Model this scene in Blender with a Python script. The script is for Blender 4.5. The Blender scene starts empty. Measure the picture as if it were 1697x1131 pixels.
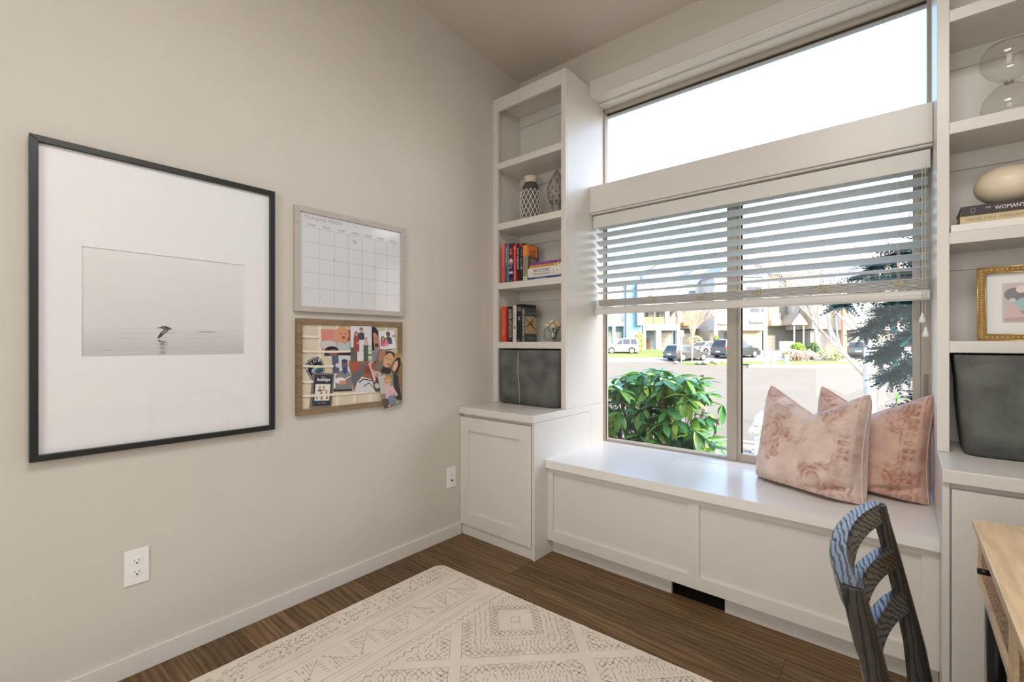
import bpy, bmesh, math, random
from math import sin, cos, pi, radians, sqrt, atan2
from mathutils import Vector, Matrix
import numpy as np

random.seed(7)
SC = bpy.context.scene
COL = SC.collection

# ------------------------------------------------------------------ camera
CAMX = 2.1312
TH = radians(40.3)
cam_d = bpy.data.cameras.new('camera')
cam_d.sensor_width = 36.0
cam_d.lens = 36.0 * 765.0 / 1697.0
cam_d.shift_y = 3.0 / 1697.0
cam_d.clip_start = 0.02
cam_d.clip_end = 2000
cam = bpy.data.objects.new('camera', cam_d)
COL.objects.link(cam)
cam.location = (CAMX, 0, 1.2)
cam.rotation_euler = (pi / 2, 0, TH)
SC.camera = cam

# ------------------------------------------------------------------ sky, sun, exposure
world = bpy.data.worlds.new('sky')
SC.world = world
world.use_nodes = True
wn = world.node_tree
for n in list(wn.nodes):
    wn.nodes.remove(n)
sky = wn.nodes.new('ShaderNodeTexSky')
sky.sky_type = 'NISHITA'
sky.sun_disc = False
sky.sun_elevation = radians(38)
sky.sun_rotation = radians(95)
sky.air_density = 1.0
sky.dust_density = 4.0
sky.ozone_density = 1.0
bg = wn.nodes.new('ShaderNodeBackground')
bg.inputs[1].default_value = 1.15
wo = wn.nodes.new('ShaderNodeOutputWorld')
hz = wn.nodes.new('ShaderNodeHueSaturation'); hz.inputs['Saturation'].default_value = 1.12      # clear spring sky
wn.links.new(sky.outputs[0], hz.inputs['Color']); wn.links.new(hz.outputs[0], bg.inputs[0])
wn.links.new(bg.outputs[0], wo.inputs[0])

sun_d = bpy.data.lights.new('sun', 'SUN')
sun_d.energy = 3.2
sun_d.angle = radians(0.6)
sun_d.color = (1.0, 0.95, 0.88)
sun = bpy.data.objects.new('sun', sun_d)
COL.objects.link(sun)
sun.rotation_euler = Vector((0.78, -0.16, 0.62)).to_track_quat('Z', 'Y').to_euler()

def area(name, loc, direction, sx, sy, energy, color):
    d = bpy.data.lights.new(name, 'AREA')
    d.shape = 'RECTANGLE'; d.size = sx; d.size_y = sy
    d.energy = energy; d.color = color
    o = bpy.data.objects.new(name, d); COL.objects.link(o)
    o.location = loc
    o.rotation_euler = (-Vector(direction)).to_track_quat('Z', 'Y').to_euler()
    return o
# added fill light behind the camera, set in a made-up doorway
area('back_fill', (1.95, -2.05, 1.35), (0, 1, 0.0), 1.5, 2.2, 42, (1.0, 0.97, 0.925))
# added overhead fill light, out of view
area('overhead_fill', (2.0, 0.30, 3.0), (0, 0, -1), 0.9, 0.9, 40, (1.0, 0.97, 0.925))

SC.view_settings.view_transform = 'Standard'
SC.view_settings.look = 'None'
SC.view_settings.gamma = 1.0
SC.view_settings.use_curve_mapping = False
SC.view_settings.exposure = 0.0
SC.cycles.use_denoising = True
SC.cycles.max_bounces = 10
SC.cycles.diffuse_bounces = 5
SC.cycles.transparent_max_bounces = 16
SC.cycles.caustics_reflective = False
SC.cycles.caustics_refractive = False
SC.cycles.sample_clamp_indirect = 6.0

# ------------------------------------------------------------------ materials
def lin(c):
    c = c / 255.0
    return c / 12.92 if c <= 0.04045 else ((c + 0.055) / 1.055) ** 2.4
def S(r, g, b, k=1.0):
    return tuple(min(0.95, lin(v) * k) for v in (r, g, b))

MATS = {}
def mat(name, col, rough=0.5, metal=0.0, var=0.0, vscale=8.0, stretch=(1, 1, 1), bump=0.0, bscale=60.0,
        coat=0.0, spec=None, trans=0.0, col2=None, coords='Object'):
    if name in MATS:
        return MATS[name]
    m = bpy.data.materials.new(name); m.use_nodes = True
    nt = m.node_tree; N = nt.nodes; L = nt.links
    p = N['Principled BSDF']
    p.inputs['Base Color'].default_value = (*col, 1)
    p.inputs['Roughness'].default_value = rough
    p.inputs['Metallic'].default_value = metal
    if coat: p.inputs['Coat Weight'].default_value = coat; p.inputs['Coat Roughness'].default_value = 0.12
    if spec is not None: p.inputs['Specular IOR Level'].default_value = spec
    if var or bump:
        tc = N.new('ShaderNodeTexCoord'); mp = N.new('ShaderNodeMapping')
        mp.inputs['Scale'].default_value = stretch
        L.new(tc.outputs[coords], mp.inputs[0])
    if var or col2:
        nz = N.new('ShaderNodeTexNoise'); nz.inputs['Scale'].default_value = vscale; nz.inputs['Detail'].default_value = 5
        L.new(mp.outputs[0], nz.inputs[0])
        rp = N.new('ShaderNodeValToRGB')
        a = tuple(max(0, c * (1 - var)) for c in col); b = tuple(min(1, c * (1 + var)) for c in col)
        if col2: a, b = col, col2
        rp.color_ramp.elements[0].position = 0.32; rp.color_ramp.elements[0].color = (*a, 1)
        rp.color_ramp.elements[1].position = 0.68; rp.color_ramp.elements[1].color = (*b, 1)
        L.new(nz.outputs[0], rp.inputs[0]); L.new(rp.outputs[0], p.inputs['Base Color'])
    if bump:
        n2 = N.new('ShaderNodeTexNoise'); n2.inputs['Scale'].default_value = bscale; n2.inputs['Detail'].default_value = 3
        L.new(mp.outputs[0], n2.inputs[0])
        bp = N.new('ShaderNodeBump'); bp.inputs['Strength'].default_value = bump; bp.inputs['Distance'].default_value = 0.004
        L.new(n2.outputs[0], bp.inputs['Height']); L.new(bp.outputs[0], p.inputs['Normal'])
    if trans:
        tr = N.new('ShaderNodeBsdfTranslucent'); tr.inputs[0].default_value = (*col, 1)
        mx = N.new('ShaderNodeMixShader'); mx.inputs[0].default_value = trans
        out = N['Material Output']
        L.new(p.outputs[0], mx.inputs[1]); L.new(tr.outputs[0], mx.inputs[2]); L.new(mx.outputs[0], out.inputs[0])
    MATS[name] = m
    return m

def clear_glass(name, tint=(1, 1, 1), ior=1.45, boost=1.0):
    if name in MATS: return MATS[name]
    m = bpy.data.materials.new(name); m.use_nodes = True
    nt = m.node_tree; N = nt.nodes; L = nt.links
    N.remove(N['Principled BSDF'])
    t = N.new('ShaderNodeBsdfTransparent'); t.inputs[0].default_value = (*tint, 1)
    g = N.new('ShaderNodeBsdfGlossy'); g.inputs['Roughness'].default_value = 0.02
    f = N.new('ShaderNodeFresnel'); f.inputs[0].default_value = ior
    ge = N.new('ShaderNodeNewGeometry'); mr = N.new('ShaderNodeMapRange')   # same reflectance from either side of the thin pane
    mr.inputs[3].default_value = ior; mr.inputs[4].default_value = 1.0 / ior
    L.new(ge.outputs['Backfacing'], mr.inputs[0]); L.new(mr.outputs[0], f.inputs[0])
    mx = N.new('ShaderNodeMixShader')
    L.new(f.outputs[0], mx.inputs[0]); L.new(t.outputs[0], mx.inputs[1]); L.new(g.outputs[0], mx.inputs[2])
    L.new(mx.outputs[0], N['Material Output'].inputs[0])
    MATS[name] = m
    return m

def pm(col, rough=0.55):                       # flat printed / dyed colour given as sRGB 0-255
    key = 'ink_%d_%d_%d_%d' % (*col, int(rough * 100))
    return mat(key, S(*col), rough)

# ------------------------------------------------------------------ mesh builder
class MB:
    def __init__(s):
        s.v = []; s.f = []; s.mi = []; s.sm = []
    def add(s, vs, fs, mi=0, smooth=False):
        o = len(s.v)
        s.v.extend(tuple(v) for v in vs)
        for f in fs:
            s.f.append(tuple(i + o for i in f)); s.mi.append(mi); s.sm.append(smooth)
        return s
    def box(s, x0, x1, y0, y1, z0, z1, mi=0):
        vs = [(x, y, z) for z in (z0, z1) for y in (y0, y1) for x in (x0, x1)]
        return s.add(vs, [(0, 2, 3, 1), (4, 5, 7, 6), (0, 1, 5, 4), (2, 6, 7, 3), (0, 4, 6, 2), (1, 3, 7, 5)], mi)
    def obox(s, c, size, M, mi=0):
        hx, hy, hz = (q / 2 for q in size); c = Vector(c)
        vs = [c + M @ Vector((x, y, z)) for z in (-hz, hz) for y in (-hy, hy) for x in (-hx, hx)]
        return s.add(vs, [(0, 2, 3, 1), (4, 5, 7, 6), (0, 1, 5, 4), (2, 6, 7, 3), (0, 4, 6, 2), (1, 3, 7, 5)], mi)
    def tube(s, pts, r, n=8, mi=0, smooth=True, caps=True, squash=None):
        pts = [Vector(p) for p in pts]; k = len(pts)
        rs = r if isinstance(r, (list, tuple)) else [r] * k
        vs = []; up = None
        for i, p in enumerate(pts):
            t = (pts[min(i + 1, k - 1)] - pts[max(i - 1, 0)])
            t = t.normalized() if t.length > 1e-9 else Vector((0, 0, 1))
            if up is None:
                up = Vector((0, 0, 1)) if abs(t.z) < 0.9 else Vector((1, 0, 0))
            a = t.cross(up)
            a = a.normalized() if a.length > 1e-6 else t.orthogonal().normalized()
            b = a.cross(t).normalized(); up = b
            for j in range(n):
                q = 2 * pi * j / n
                vs.append(p + a * cos(q) * rs[i] + b * sin(q) * rs[i])
        fs = []
        for i in range(k - 1):
            for j in range(n):
                fs.append((i * n + j, i * n + (j + 1) % n, (i + 1) * n + (j + 1) % n, (i + 1) * n + j))
        s.add(vs, fs, mi, smooth)
        if caps:
            o = len(s.v) - len(vs)
            s.f.append(tuple(o + j for j in range(n))[::-1]); s.mi.append(mi); s.sm.append(False)
            s.f.append(tuple(o + (k - 1) * n + j for j in range(n))); s.mi.append(mi); s.sm.append(False)
        return s
    def lathe(s, prof, c=(0, 0, 0), n=32, mi=0, smooth=True):
        vs = []; fs = []; k = len(prof)
        for (r, z) in prof:
            for j in range(n):
                q = 2 * pi * j / n
                vs.append((c[0] + r * cos(q), c[1] + r * sin(q), c[2] + z))
        for i in range(k - 1):
            for j in range(n):
                fs.append((i * n + j, i * n + (j + 1) % n, (i + 1) * n + (j + 1) % n, (i + 1) * n + j))
        return s.add(vs, fs, mi, smooth)
    def ell(s, c, r, nu=16, nv=10, mi=0, M=None):
        vs = []; fs = []; c = Vector(c)
        for i in range(nv + 1):
            t = pi * i / nv
            for j in range(nu):
                q = 2 * pi * j / nu
                d = Vector((r[0] * sin(t) * cos(q), r[1] * sin(t) * sin(q), r[2] * cos(t)))
                vs.append(c + (M @ d if M else d))
        for i in range(nv):
            for j in range(nu):
                fs.append((i * nu + j, i * nu + (j + 1) % nu, (i + 1) * nu + (j + 1) % nu, (i + 1) * nu + j))
        return s.add(vs, fs, mi, True)
    def prism(s, poly, fn, t0, t1, mi=0):       # poly in 2D, fn(a, b, t) -> 3D
        n = len(poly)
        vs = [fn(a, b, t0) for a, b in poly] + [fn(a, b, t1) for a, b in poly]
        fs = [tuple(range(n))[::-1], tuple(range(n, 2 * n))] + [(i, (i + 1) % n, n + (i + 1) % n, n + i) for i in range(n)]
        return s.add(vs, fs, mi)
    def grid(s, fn, nu, nv, mi=0, smooth=True, wrap=False):
        vs = [fn(i / nu, j / nv) for j in range(nv + 1) for i in range(nu + 1)]
        fs = [(j * (nu + 1) + i, j * (nu + 1) + i + 1, (j + 1) * (nu + 1) + i + 1, (j + 1) * (nu + 1) + i) for j in range(nv) for i in range(nu)]
        return s.add(vs, fs, mi, smooth)
    def mesh(s, name, mats, off=(0, 0, 0), recalc=True):
        me = bpy.data.meshes.new(name)
        me.from_pydata([(v[0] - off[0], v[1] - off[1], v[2] - off[2]) for v in s.v], [], s.f)
        for m in (mats if isinstance(mats, (list, tuple)) else [mats]):
            me.materials.append(m)
        me.polygons.foreach_set('material_index', s.mi)
        me.polygons.foreach_set('use_smooth', s.sm)
        if recalc:
            bm = bmesh.new(); bm.from_mesh(me)
            bmesh.ops.recalc_face_normals(bm, faces=bm.faces)
            bm.to_mesh(me); bm.free()
        me.update()
        return me
    def build(s, name, mats, parent=None, bevel=0.0, seg=2, local=False, recalc=True):
        off = (0, 0, 0)
        if parent is not None and not local:
            off = worldloc(parent)
        me = s.mesh(name, mats, off, recalc)
        o = bpy.data.objects.new(name, me); COL.objects.link(o)
        if parent is not None: o.parent = parent
        if bevel:
            b = o.modifiers.new('bevel', 'BEVEL'); b.width = bevel; b.segments = seg; b.limit_method = 'ANGLE'; b.angle_limit = radians(40)
        return o

def worldloc(o):
    v = Vector(o.location)
    while o.parent is not None:
        o = o.parent; v = v + Vector(o.location)
    return tuple(v)
def tag(o, label=None, cat=None, group=None, kind=None):
    if label: o['label'] = label
    if cat: o['category'] = cat
    if group: o['group'] = group
    if kind: o['kind'] = kind
    return o
def thing(name, label, cat, loc=(0, 0, 0), rz=0.0, group=None, kind=None, rot=None):
    o = bpy.data.objects.new(name, None); COL.objects.link(o)
    o.empty_display_size = 0.05
    o.location = loc; o.rotation_euler = rot if rot is not None else (0, 0, rz)
    return tag(o, label, cat, group, kind)
def BX(name, m, parent, x0, x1, y0, y1, z0, z1, bevel=0.0015, local=False):
    return MB().box(x0, x1, y0, y1, z0, z1).build(name, m, parent, bevel, local=local)
def dup(root, loc=None, rz=None, label=None):
    r = root.copy(); COL.objects.link(r)
    if loc is not None: r.location = loc
    if rz is not None: r.rotation_euler = (0, 0, rz)
    if label: r['label'] = label
    for ch in root.children:
        c = ch.copy(); COL.objects.link(c); c.parent = r
        for g in ch.children:
            d = g.copy(); COL.objects.link(d); d.parent = c
    return r

# ------------------------------------------------------------------ lettering and flat prints
_TX = {}
def glyphs(txt, shear=0.0, bold=0.0):
    key = (txt, shear, bold)
    if key in _TX: return _TX[key]
    cu = bpy.data.curves.new('lettering', 'FONT'); cu.body = txt; cu.size = 1.0; cu.shear = shear; cu.offset = bold
    cu.resolution_u = 2
    ob = bpy.data.objects.new('lettering', cu); COL.objects.link(ob)
    dg = bpy.context.evaluated_depsgraph_get()
    me = bpy.data.meshes.new_from_object(ob.evaluated_get(dg))
    vs = [(v.co.x, v.co.y) for v in me.vertices]; fs = [tuple(p.vertices) for p in me.polygons]
    bpy.data.objects.remove(ob); bpy.data.curves.remove(cu); bpy.data.meshes.remove(me)
    x0 = min(v[0] for v in vs); x1 = max(v[0] for v in vs); y0 = min(v[1] for v in vs); y1 = max(v[1] for v in vs)
    _TX[key] = (vs, fs, x0, x1, y0, y1)
    return _TX[key]

class Print:
    """flat print on a plane: origin O, in-plane axes A and B (metres), facing normal Nn"""
    def __init__(s, O, A, B, Nn, step=0.00012):
        s.O = Vector(O); s.A = Vector(A); s.B = Vector(B); s.N = Vector(Nn).normalized(); s.k = 1; s.step = step
        s.mb = MB(); s.mats = []
    def P(s, a, b):
        return s.O + s.A * a + s.B * b + s.N * (s.k * s.step)
    def mi(s, col, rough=0.55):
        m = pm(col, rough) if isinstance(col, tuple) else col
        if m not in s.mats: s.mats.append(m)
        return s.mats.index(m)
    def poly(s, pts, col, rough=0.55):
        s.mb.add([s.P(a, b) for a, b in pts], [tuple(range(len(pts)))], s.mi(col, rough)); s.k += 1; return s
    def rect(s, a0, b0, a1, b1, col, rough=0.55):
        return s.poly([(a0, b0), (a1, b0), (a1, b1), (a0, b1)], col, rough)
    def ell(s, a, b, ra, rb, col, rot=0.0, n=18):
        la = s.A.length; lb = s.B.length
        pts = []
        for i in range(n):
            q = 2 * pi * i / n
            x = ra * la * cos(q); y = rb * lb * sin(q)
            pts.append((a + (x * cos(rot) - y * sin(rot)) / la, b + (x * sin(rot) + y * cos(rot)) / lb))
        return s.poly(pts, col)
    def line(s, pts, w, col):                   # w in metres
        la = s.A.length; lb = s.B.length; i0 = s.mi(col)
        for (a0, b0), (a1, b1) in zip(pts[:-1], pts[1:]):
            dx = (a1 - a0) * la; dy = (b1 - b0) * lb; l = math.hypot(dx, dy) or 1
            nx = -dy / l * w / 2 / la; ny = dx / l * w / 2 / lb
            s.mb.add([s.P(a0 + nx, b0 + ny), s.P(a0 - nx, b0 - ny), s.P(a1 - nx, b1 - ny), s.P(a1 + nx, b1 + ny)], [(0, 1, 2, 3)], i0)
        s.k += 1; return s
    def text(s, t, a, b, h, col, w=None, rot=0.0, align='c', shear=0.0, bold=0.0, wmax=None):
        vs, fs, x0, x1, y0, y1 = glyphs(t, shear, bold)      # h, w in fractions of B / A (or of each other when rotated)
        la = s.A.length; lb = s.B.length
        H = h; W = w if w else H * (x1 - x0) / (y1 - y0)       # metres
        if wmax and W > wmax: W = wmax
        out = []
        for x, y in vs:
            u = (x - x0) / (x1 - x0) * W; v = ((y - y0) / (y1 - y0) - 0.5) * H
            if align == 'c': u -= W / 2
            elif align == 'r': u -= W
            out.append(s.P(a + (u * cos(rot) - v * sin(rot)) / la, b + (u * sin(rot) + v * cos(rot)) / lb))
        s.mb.add(out, fs, s.mi(col)); s.k += 1; return s
    def build(s, name, parent=None):
        return s.mb.build(name, s.mats, parent, recalc=False)

# shared materials
M_WALL = mat('wall_paint_greige', (0.60, 0.565, 0.515), 0.75, var=0.015, vscale=3, bump=0.05, bscale=160)
M_CEIL = mat('ceiling_paint', (0.60, 0.545, 0.47), 0.85, var=0.015, vscale=3, bump=0.08, bscale=120)
M_TRIM = mat('white_cabinet_paint', (0.675, 0.648, 0.612), 0.32, var=0.012, vscale=5, bump=0.015, bscale=90)
M_BASE = mat('white_baseboard_paint', (0.68, 0.655, 0.62), 0.4, var=0.012, vscale=5)
M_PLATE = mat('white_plastic', (0.82, 0.82, 0.82), 0.3)
M_DARK = mat('dark_void', (0.012, 0.011, 0.01), 0.8)
M_FRAME_AL = mat('taupe_window_vinyl', S(170, 161, 148), 0.45, var=0.03, vscale=20)
M_PANE = clear_glass('window_pane_glass', (0.97, 0.985, 0.98), 1.28)
M_BLACKMETAL = mat('black_metal', (0.015, 0.015, 0.016), 0.4, 0.6)
# ================================================================== the room shell
XL, XR, XW = 0.59, 2.225, 2.815
YN, YW, YG = -1.90, 2.60, 2.77            # near wall, window wall, window frame plane
YT = 2.315                                # face of the bookcases
def struct(o): return tag(o, kind='structure')
def ceil_z(y): return 3.086 + 0.075 * (2.6 - y)

def plank_mat():
    m = bpy.data.materials.new('oak_plank_brown'); m.use_nodes = True
    nt = m.node_tree; N = nt.nodes; L = nt.links; p = N['Principled BSDF']
    oi = N.new('ShaderNodeObjectInfo'); geo = N.new('ShaderNodeNewGeometry')
    cx = N.new('ShaderNodeCombineXYZ'); ml = N.new('ShaderNodeMath'); ml.operation = 'MULTIPLY'; ml.inputs[1].default_value = 37.0
    L.new(oi.outputs['Random'], ml.inputs[0]); L.new(ml.outputs[0], cx.inputs[0]); L.new(ml.outputs[0], cx.inputs[1]); L.new(ml.outputs[0], cx.inputs[2])
    ad = N.new('ShaderNodeVectorMath'); ad.operation = 'ADD'
    L.new(geo.outputs['Position'], ad.inputs[0]); L.new(cx.outputs[0], ad.inputs[1])
    mp = N.new('ShaderNodeMapping'); mp.inputs['Scale'].default_value = (1.6, 22, 10)
    L.new(ad.outputs[0], mp.inputs[0])
    n1 = N.new('ShaderNodeTexNoise'); n1.inputs['Scale'].default_value = 1.6; n1.inputs['Detail'].default_value = 8; n1.inputs['Roughness'].default_value = 0.68; n1.inputs['Distortion'].default_value = 0.6
    L.new(mp.outputs[0], n1.inputs[0])
    mp2 = N.new('ShaderNodeMapping'); mp2.inputs['Scale'].default_value = (1.0, 7, 5)
    L.new(ad.outputs[0], mp2.inputs[0])
    w = N.new('ShaderNodeTexWave'); w.bands_direction = 'Y'; w.inputs['Scale'].default_value = 1.7; w.inputs['Distortion'].default_value = 9; w.inputs['Detail'].default_value = 4; w.inputs['Detail Scale'].default_value = 1.2
    L.new(mp2.outputs[0], w.inputs[0])
    r1 = N.new('ShaderNodeValToRGB')
    e = r1.color_ramp.elements
    e[0].position = 0.30; e[0].color = (0.098, 0.058, 0.027, 1)
    e[1].position = 0.72; e[1].color = (0.240, 0.150, 0.078, 1)
    L.new(n1.outputs[0], r1.inputs[0])
    mx = N.new('ShaderNodeMix'); mx.data_type = 'RGBA'; mx.blend_type = 'MULTIPLY'
    r2 = N.new('ShaderNodeValToRGB'); r2.color_ramp.elements[0].color = (0.70, 0.67, 0.64, 1); r2.color_ramp.elements[1].color = (1.14, 1.12, 1.10, 1)
    L.new(w.outputs[0], r2.inputs[0])
    mx.inputs[0].default_value = 1.0
    L.new(r1.outputs[0], mx.inputs[6]); L.new(r2.outputs[0], mx.inputs[7])
    mr = N.new('ShaderNodeMapRange'); mr.inputs[3].default_value = 0.82; mr.inputs[4].default_value = 1.15
    L.new(oi.outputs['Random'], mr.inputs[0])
    mv = N.new('ShaderNodeVectorMath'); mv.operation = 'SCALE'
    L.new(mx.outputs[2], mv.inputs[0]); L.new(mr.outputs[0], mv.inputs['Scale'])
    L.new(mv.outputs[0], p.inputs['Base Color'])
    p.inputs['Roughness'].default_value = 0.55
    p.inputs['Specular IOR Level'].default_value = 0.25
    bp = N.new('ShaderNodeBump'); bp.inputs['Strength'].default_value = 0.12; bp.inputs['Distance'].default_value = 0.002
    L.new(n1.outputs[0], bp.inputs['Height']); L.new(bp.outputs[0], p.inputs['Normal'])
    return m
M_PLANK = plank_mat()
floor = struct(BX('floor', mat('subfloor', (0.02, 0.014, 0.01), 0.9), None, -0.1, XW + 0.1, -2.7, YW, -0.12, -0.006, 0))
rng = random.Random(3)
PW, PL = 0.182, 1.22
row = 0; y = 2.19
base_plank = None
while y > -2.0:
    x = -rng.uniform(0.05, 1.15)
    while x < XW:
        x0 = max(0.0, x); x1 = min(XW, x + PL)
        if x1 - x0 > 0.01:
            g = 0.0006
            MB().box(x0 + g, x1 - g, y - PW + g, y - g, -0.006, 0.0).build('plank', M_PLANK, floor)
        x += PL
    y -= PW; row += 1

# walls
b = MB(); b.box(-0.12, 0, -2.7, 2.95, -0.12, 3.7); struct(b.build('wall_left', M_WALL))
b = MB(); b.box(XW, XW + 0.12, -2.7, 2.95, -0.12, 3.7); struct(b.build('wall_right', M_WALL))
b = MB()
b.box(0, 0.57, YW, 2.87, -0.12, 3.6); b.box(2.245, XW, YW, 2.87, -0.12, 3.6)
b.box(0.57, 2.245, YW, 2.87, -0.12, 0.49); b.box(0.57, 2.245, YW, 2.87, 2.80, 3.6)
struct(b.build('wall_far', M_WALL))
b = MB()
b.box(0, 0.85, YN - 0.12, YN, 0, 3.7); b.box(2.70, XW, YN - 0.12, YN, 0, 3.7); b.box(0.85, 2.70, YN - 0.12, YN, 2.45, 3.7)
b.box(-0.1, XW + 0.1, -2.75, -2.65, 0, 3.7); b.box(-0.1, XW + 0.1, -2.7, YN, 2.6, 2.7)  # unseen hall shell, added to keep sky light out of the doorway
struct(b.build('wall_near', M_WALL))
b = MB()
b.add([(-0.1, 2.9, ceil_z(2.9)), (XW + 0.1, 2.9, ceil_z(2.9)), (XW + 0.1, -2.8, ceil_z(-2.8)), (-0.1, -2.8, ceil_z(-2.8)),
       (-0.1, 2.9, 4.0), (XW + 0.1, 2.9, 4.0), (XW + 0.1, -2.8, 4.0), (-0.1, -2.8, 4.0)],
      [(0, 1, 2, 3), (4, 7, 6, 5), (0, 4, 5, 1), (1, 5, 6, 2), (2, 6, 7, 3), (3, 7, 4, 0)])
struct(b.build('ceiling', M_CEIL))
struct(BX('baseboard_left', M_BASE, None, 0, 0.014, YN, 2.008, 0, 0.074, 0.003))
struct(BX('baseboard_right', M_BASE, None, XW - 0.014, XW, YN, 2.0, 0, 0.074, 0.003))
# casing of the unseen doorway made up to hold the back fill light
b = MB(); b.box(0.76, 0.85, YN, YN + 0.015, 0, 2.54); b.box(2.70, 2.79, YN, YN + 0.015, 0, 2.54); b.box(0.85, 2.70, YN, YN + 0.015, 2.45, 2.54)
struct(b.build('trim_3', M_BASE, None, 0.002))

# window header casing and the wide band between the two windows
b = MB(); b.box(XL, XR, 2.588, YG, 2.782, 2.882); b.box(XL, XR, 2.588, 2.602, 2.772, 2.7815); b.box(XL, XR, 2.70, YG, 2.768, 2.7815)
struct(b.build('trim_1', M_TRIM, None, 0.003))
b = MB(); b.box(XL, XR, 2.588, YG, 2.036, 2.203); b.box(XL, XR, 2.600, YG, 2.0255, 2.0355)
struct(b.build('trim_2', M_TRIM, None, 0.003))

# windows
w = thing('window_1', None, None, (1.4, YG, 0.54), kind='structure')
f = MB()
f.box(XL - 0.005, XL + 0.012, YG, YG + 0.04, 0.52, 2.06)
f.box(XR - 0.034, XR + 0.005, YG, YG + 0.07, 0.52, 2.06)
f.box(XL, XR, YG + 0.005, YG + 0.07, 0.52, 0.552); f.box(XL, XR, YG, YG + 0.07, 2.0, 2.06)
f.build('window_frame', M_FRAME_AL, w, 0.002)
BX('gasket', M_DARK, w, XL + 0.0122, XL + 0.017, YG + 0.010, YG + 0.016, 0.553, 2.0, 0)
BX('mullion', M_FRAME_AL, w, 1.372, 1.425, YG - 0.006, YG + 0.06, 0.541, 2.05, 0.002)
f = MB()
f.box(1.4255, 1.44, YG + 0.0, YG + 0.05, 0.541, 2.0); f.box(1.44, XR - 0.035, YG - 0.002, YG + 0.05, 0.541, 0.584)
f.box(XR - 0.062, XR - 0.0345, YG + 0.002, YG + 0.05, 0.584, 2.0)
s_ = f.build('sash', M_FRAME_AL, w, 0.002)
BX('latch', mat('taupe_latch', S(128, 119, 104), 0.4), s_, XR - 0.024, XR - 0.010, YG - 0.008, YG - 0.0005, 0.96, 1.06, 0.002)
BX('gasket', M_DARK, s_, 1.4405, 1.447, YG + 0.02, YG + 0.03, 0.585, 2.0, 0)
BX('pane', M_PANE, w, XL + 0.012, 1.372, YG + 0.018, YG + 0.022, 0.552, 2.0, 0)
BX('pane', M_PANE, w, 1.44, XR - 0.062, YG + 0.025, YG + 0.029, 0.584, 2.0, 0)
w = thing('window_2', None, None, (1.4, YG, 2.2), kind='structure')
f = MB()
f.box(XL - 0.005, XL + 0.010, YG, YG + 0.04, 2.19, 2.79); f.box(XR - 0.014, XR + 0.005, YG, YG + 0.07, 2.19, 2.79)
f.box(XL, XR, YG, YG + 0.07, 2.745, 2.79); f.box(XL, XR, YG, YG + 0.07, 2.18, 2.207)
f.build('window_frame', M_FRAME_AL, w, 0.002)
BX('gasket', M_DARK, w, XL, XR, YG + 0.03, YG + 0.038, 2.737, 2.745, 0)
BX('pane', M_PANE, w, XL + 0.010, XR - 0.014, YG + 0.018, YG + 0.022, 2.207, 2.745, 0)
struct(BX('trim_4', mat('exterior_flashing', S(165, 175, 188), 0.4, 0.3, var=0.15, vscale=40), None, 0.4, 2.4, 2.88, 2.96, 2.797, 2.90, 0))

# ================================================================== built-in units
def shaker(name, parent, x0, x1, y0, z0, z1, insets, th=0.02, depth=0.012):
    """front of frame and recessed panels; insets = list of (x0, x1, z0, z1)"""
    m = MB(); xs = [x0]
    za, zb = insets[0][2], insets[0][3]
    m.box(x0, x1, y0, y0 + th, z0, za); m.box(x0, x1, y0, y0 + th, zb, z1)
    px = x0
    for (a, c, _, _) in insets:
        m.box(px, a, y0, y0 + th, za, zb); px = c
    m.box(px, x1, y0, y0 + th, za, zb)
    # weld coplanar pieces visually: tiny bevel only on the outside comes from the panel recess
    d = m.build(name, M_TRIM, parent)
    for (a, c, e, g) in insets:
        MB().box(a, c, y0 + depth, y0 + th, e, g).build('panel', M_TRIM, d)
    return d

def base_cabinet(label, x0, x1, side):
    t = thing('base_cabinet', label, 'cabinet', ((x0 + x1) / 2, 2.3, 0))
    b = MB(); b.box(x0 + 0.004, x1 - 0.004, 2.03, 2.58, 0.03, 0.757); t0 = b.build('body', M_TRIM, t)
    if side > 0:                                   # finished end towards the window seat on the right
        BX('end_panel', M_TRIM, t, x1 - 0.018, x1, 2.008, 2.598, 0, 0.757, 0.002)
        BX('plinth', M_TRIM, t, x0 + 0.002, x1 - 0.0185, 2.016, 2.03, 0, 0.07, 0.002)
        dx0, dx1 = x0 + 0.004, x1 - 0.022
        ins = [(dx0 + 0.072, dx1 - 0.082, 0.148, 0.656)]
    else:
        BX('end_panel', M_TRIM, t, x0, x0 + 0.018, 2.008, 2.598, 0, 0.757, 0.002)
        BX('plinth', M_TRIM, t, x0 + 0.0185, x1 - 0.002, 2.016, 2.03, 0, 0.07, 0.002)
        dx0, dx1 = x0 + 0.022, x1 - 0.004
        ins = [(dx0 + 0.072, dx1 - 0.072, 0.148, 0.656)]
    shaker('door', t, dx0, dx1, 2.004, 0.07, 0.738, ins)
    return t
base_cabinet('white shaker base cabinet in the corner by the greige wall', 0.0, XL, 1)
base_cabinet('white shaker base cabinet behind the desk at the right', XR, XW, -1)
tag(BX('countertop', M_TRIM, None, 0.0005, XL, 1.994, 2.598, 0.758, 0.80, 0.003), 'thick white counter top under the grey bin with the pale seam', 'countertop')
tag(BX('countertop', M_TRIM, None, XR, XW - 0.0005, 1.994, 2.598, 0.758, 0.80, 0.003), 'thick white counter top beside the pillows, under the tapered grey bin', 'countertop')

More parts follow.
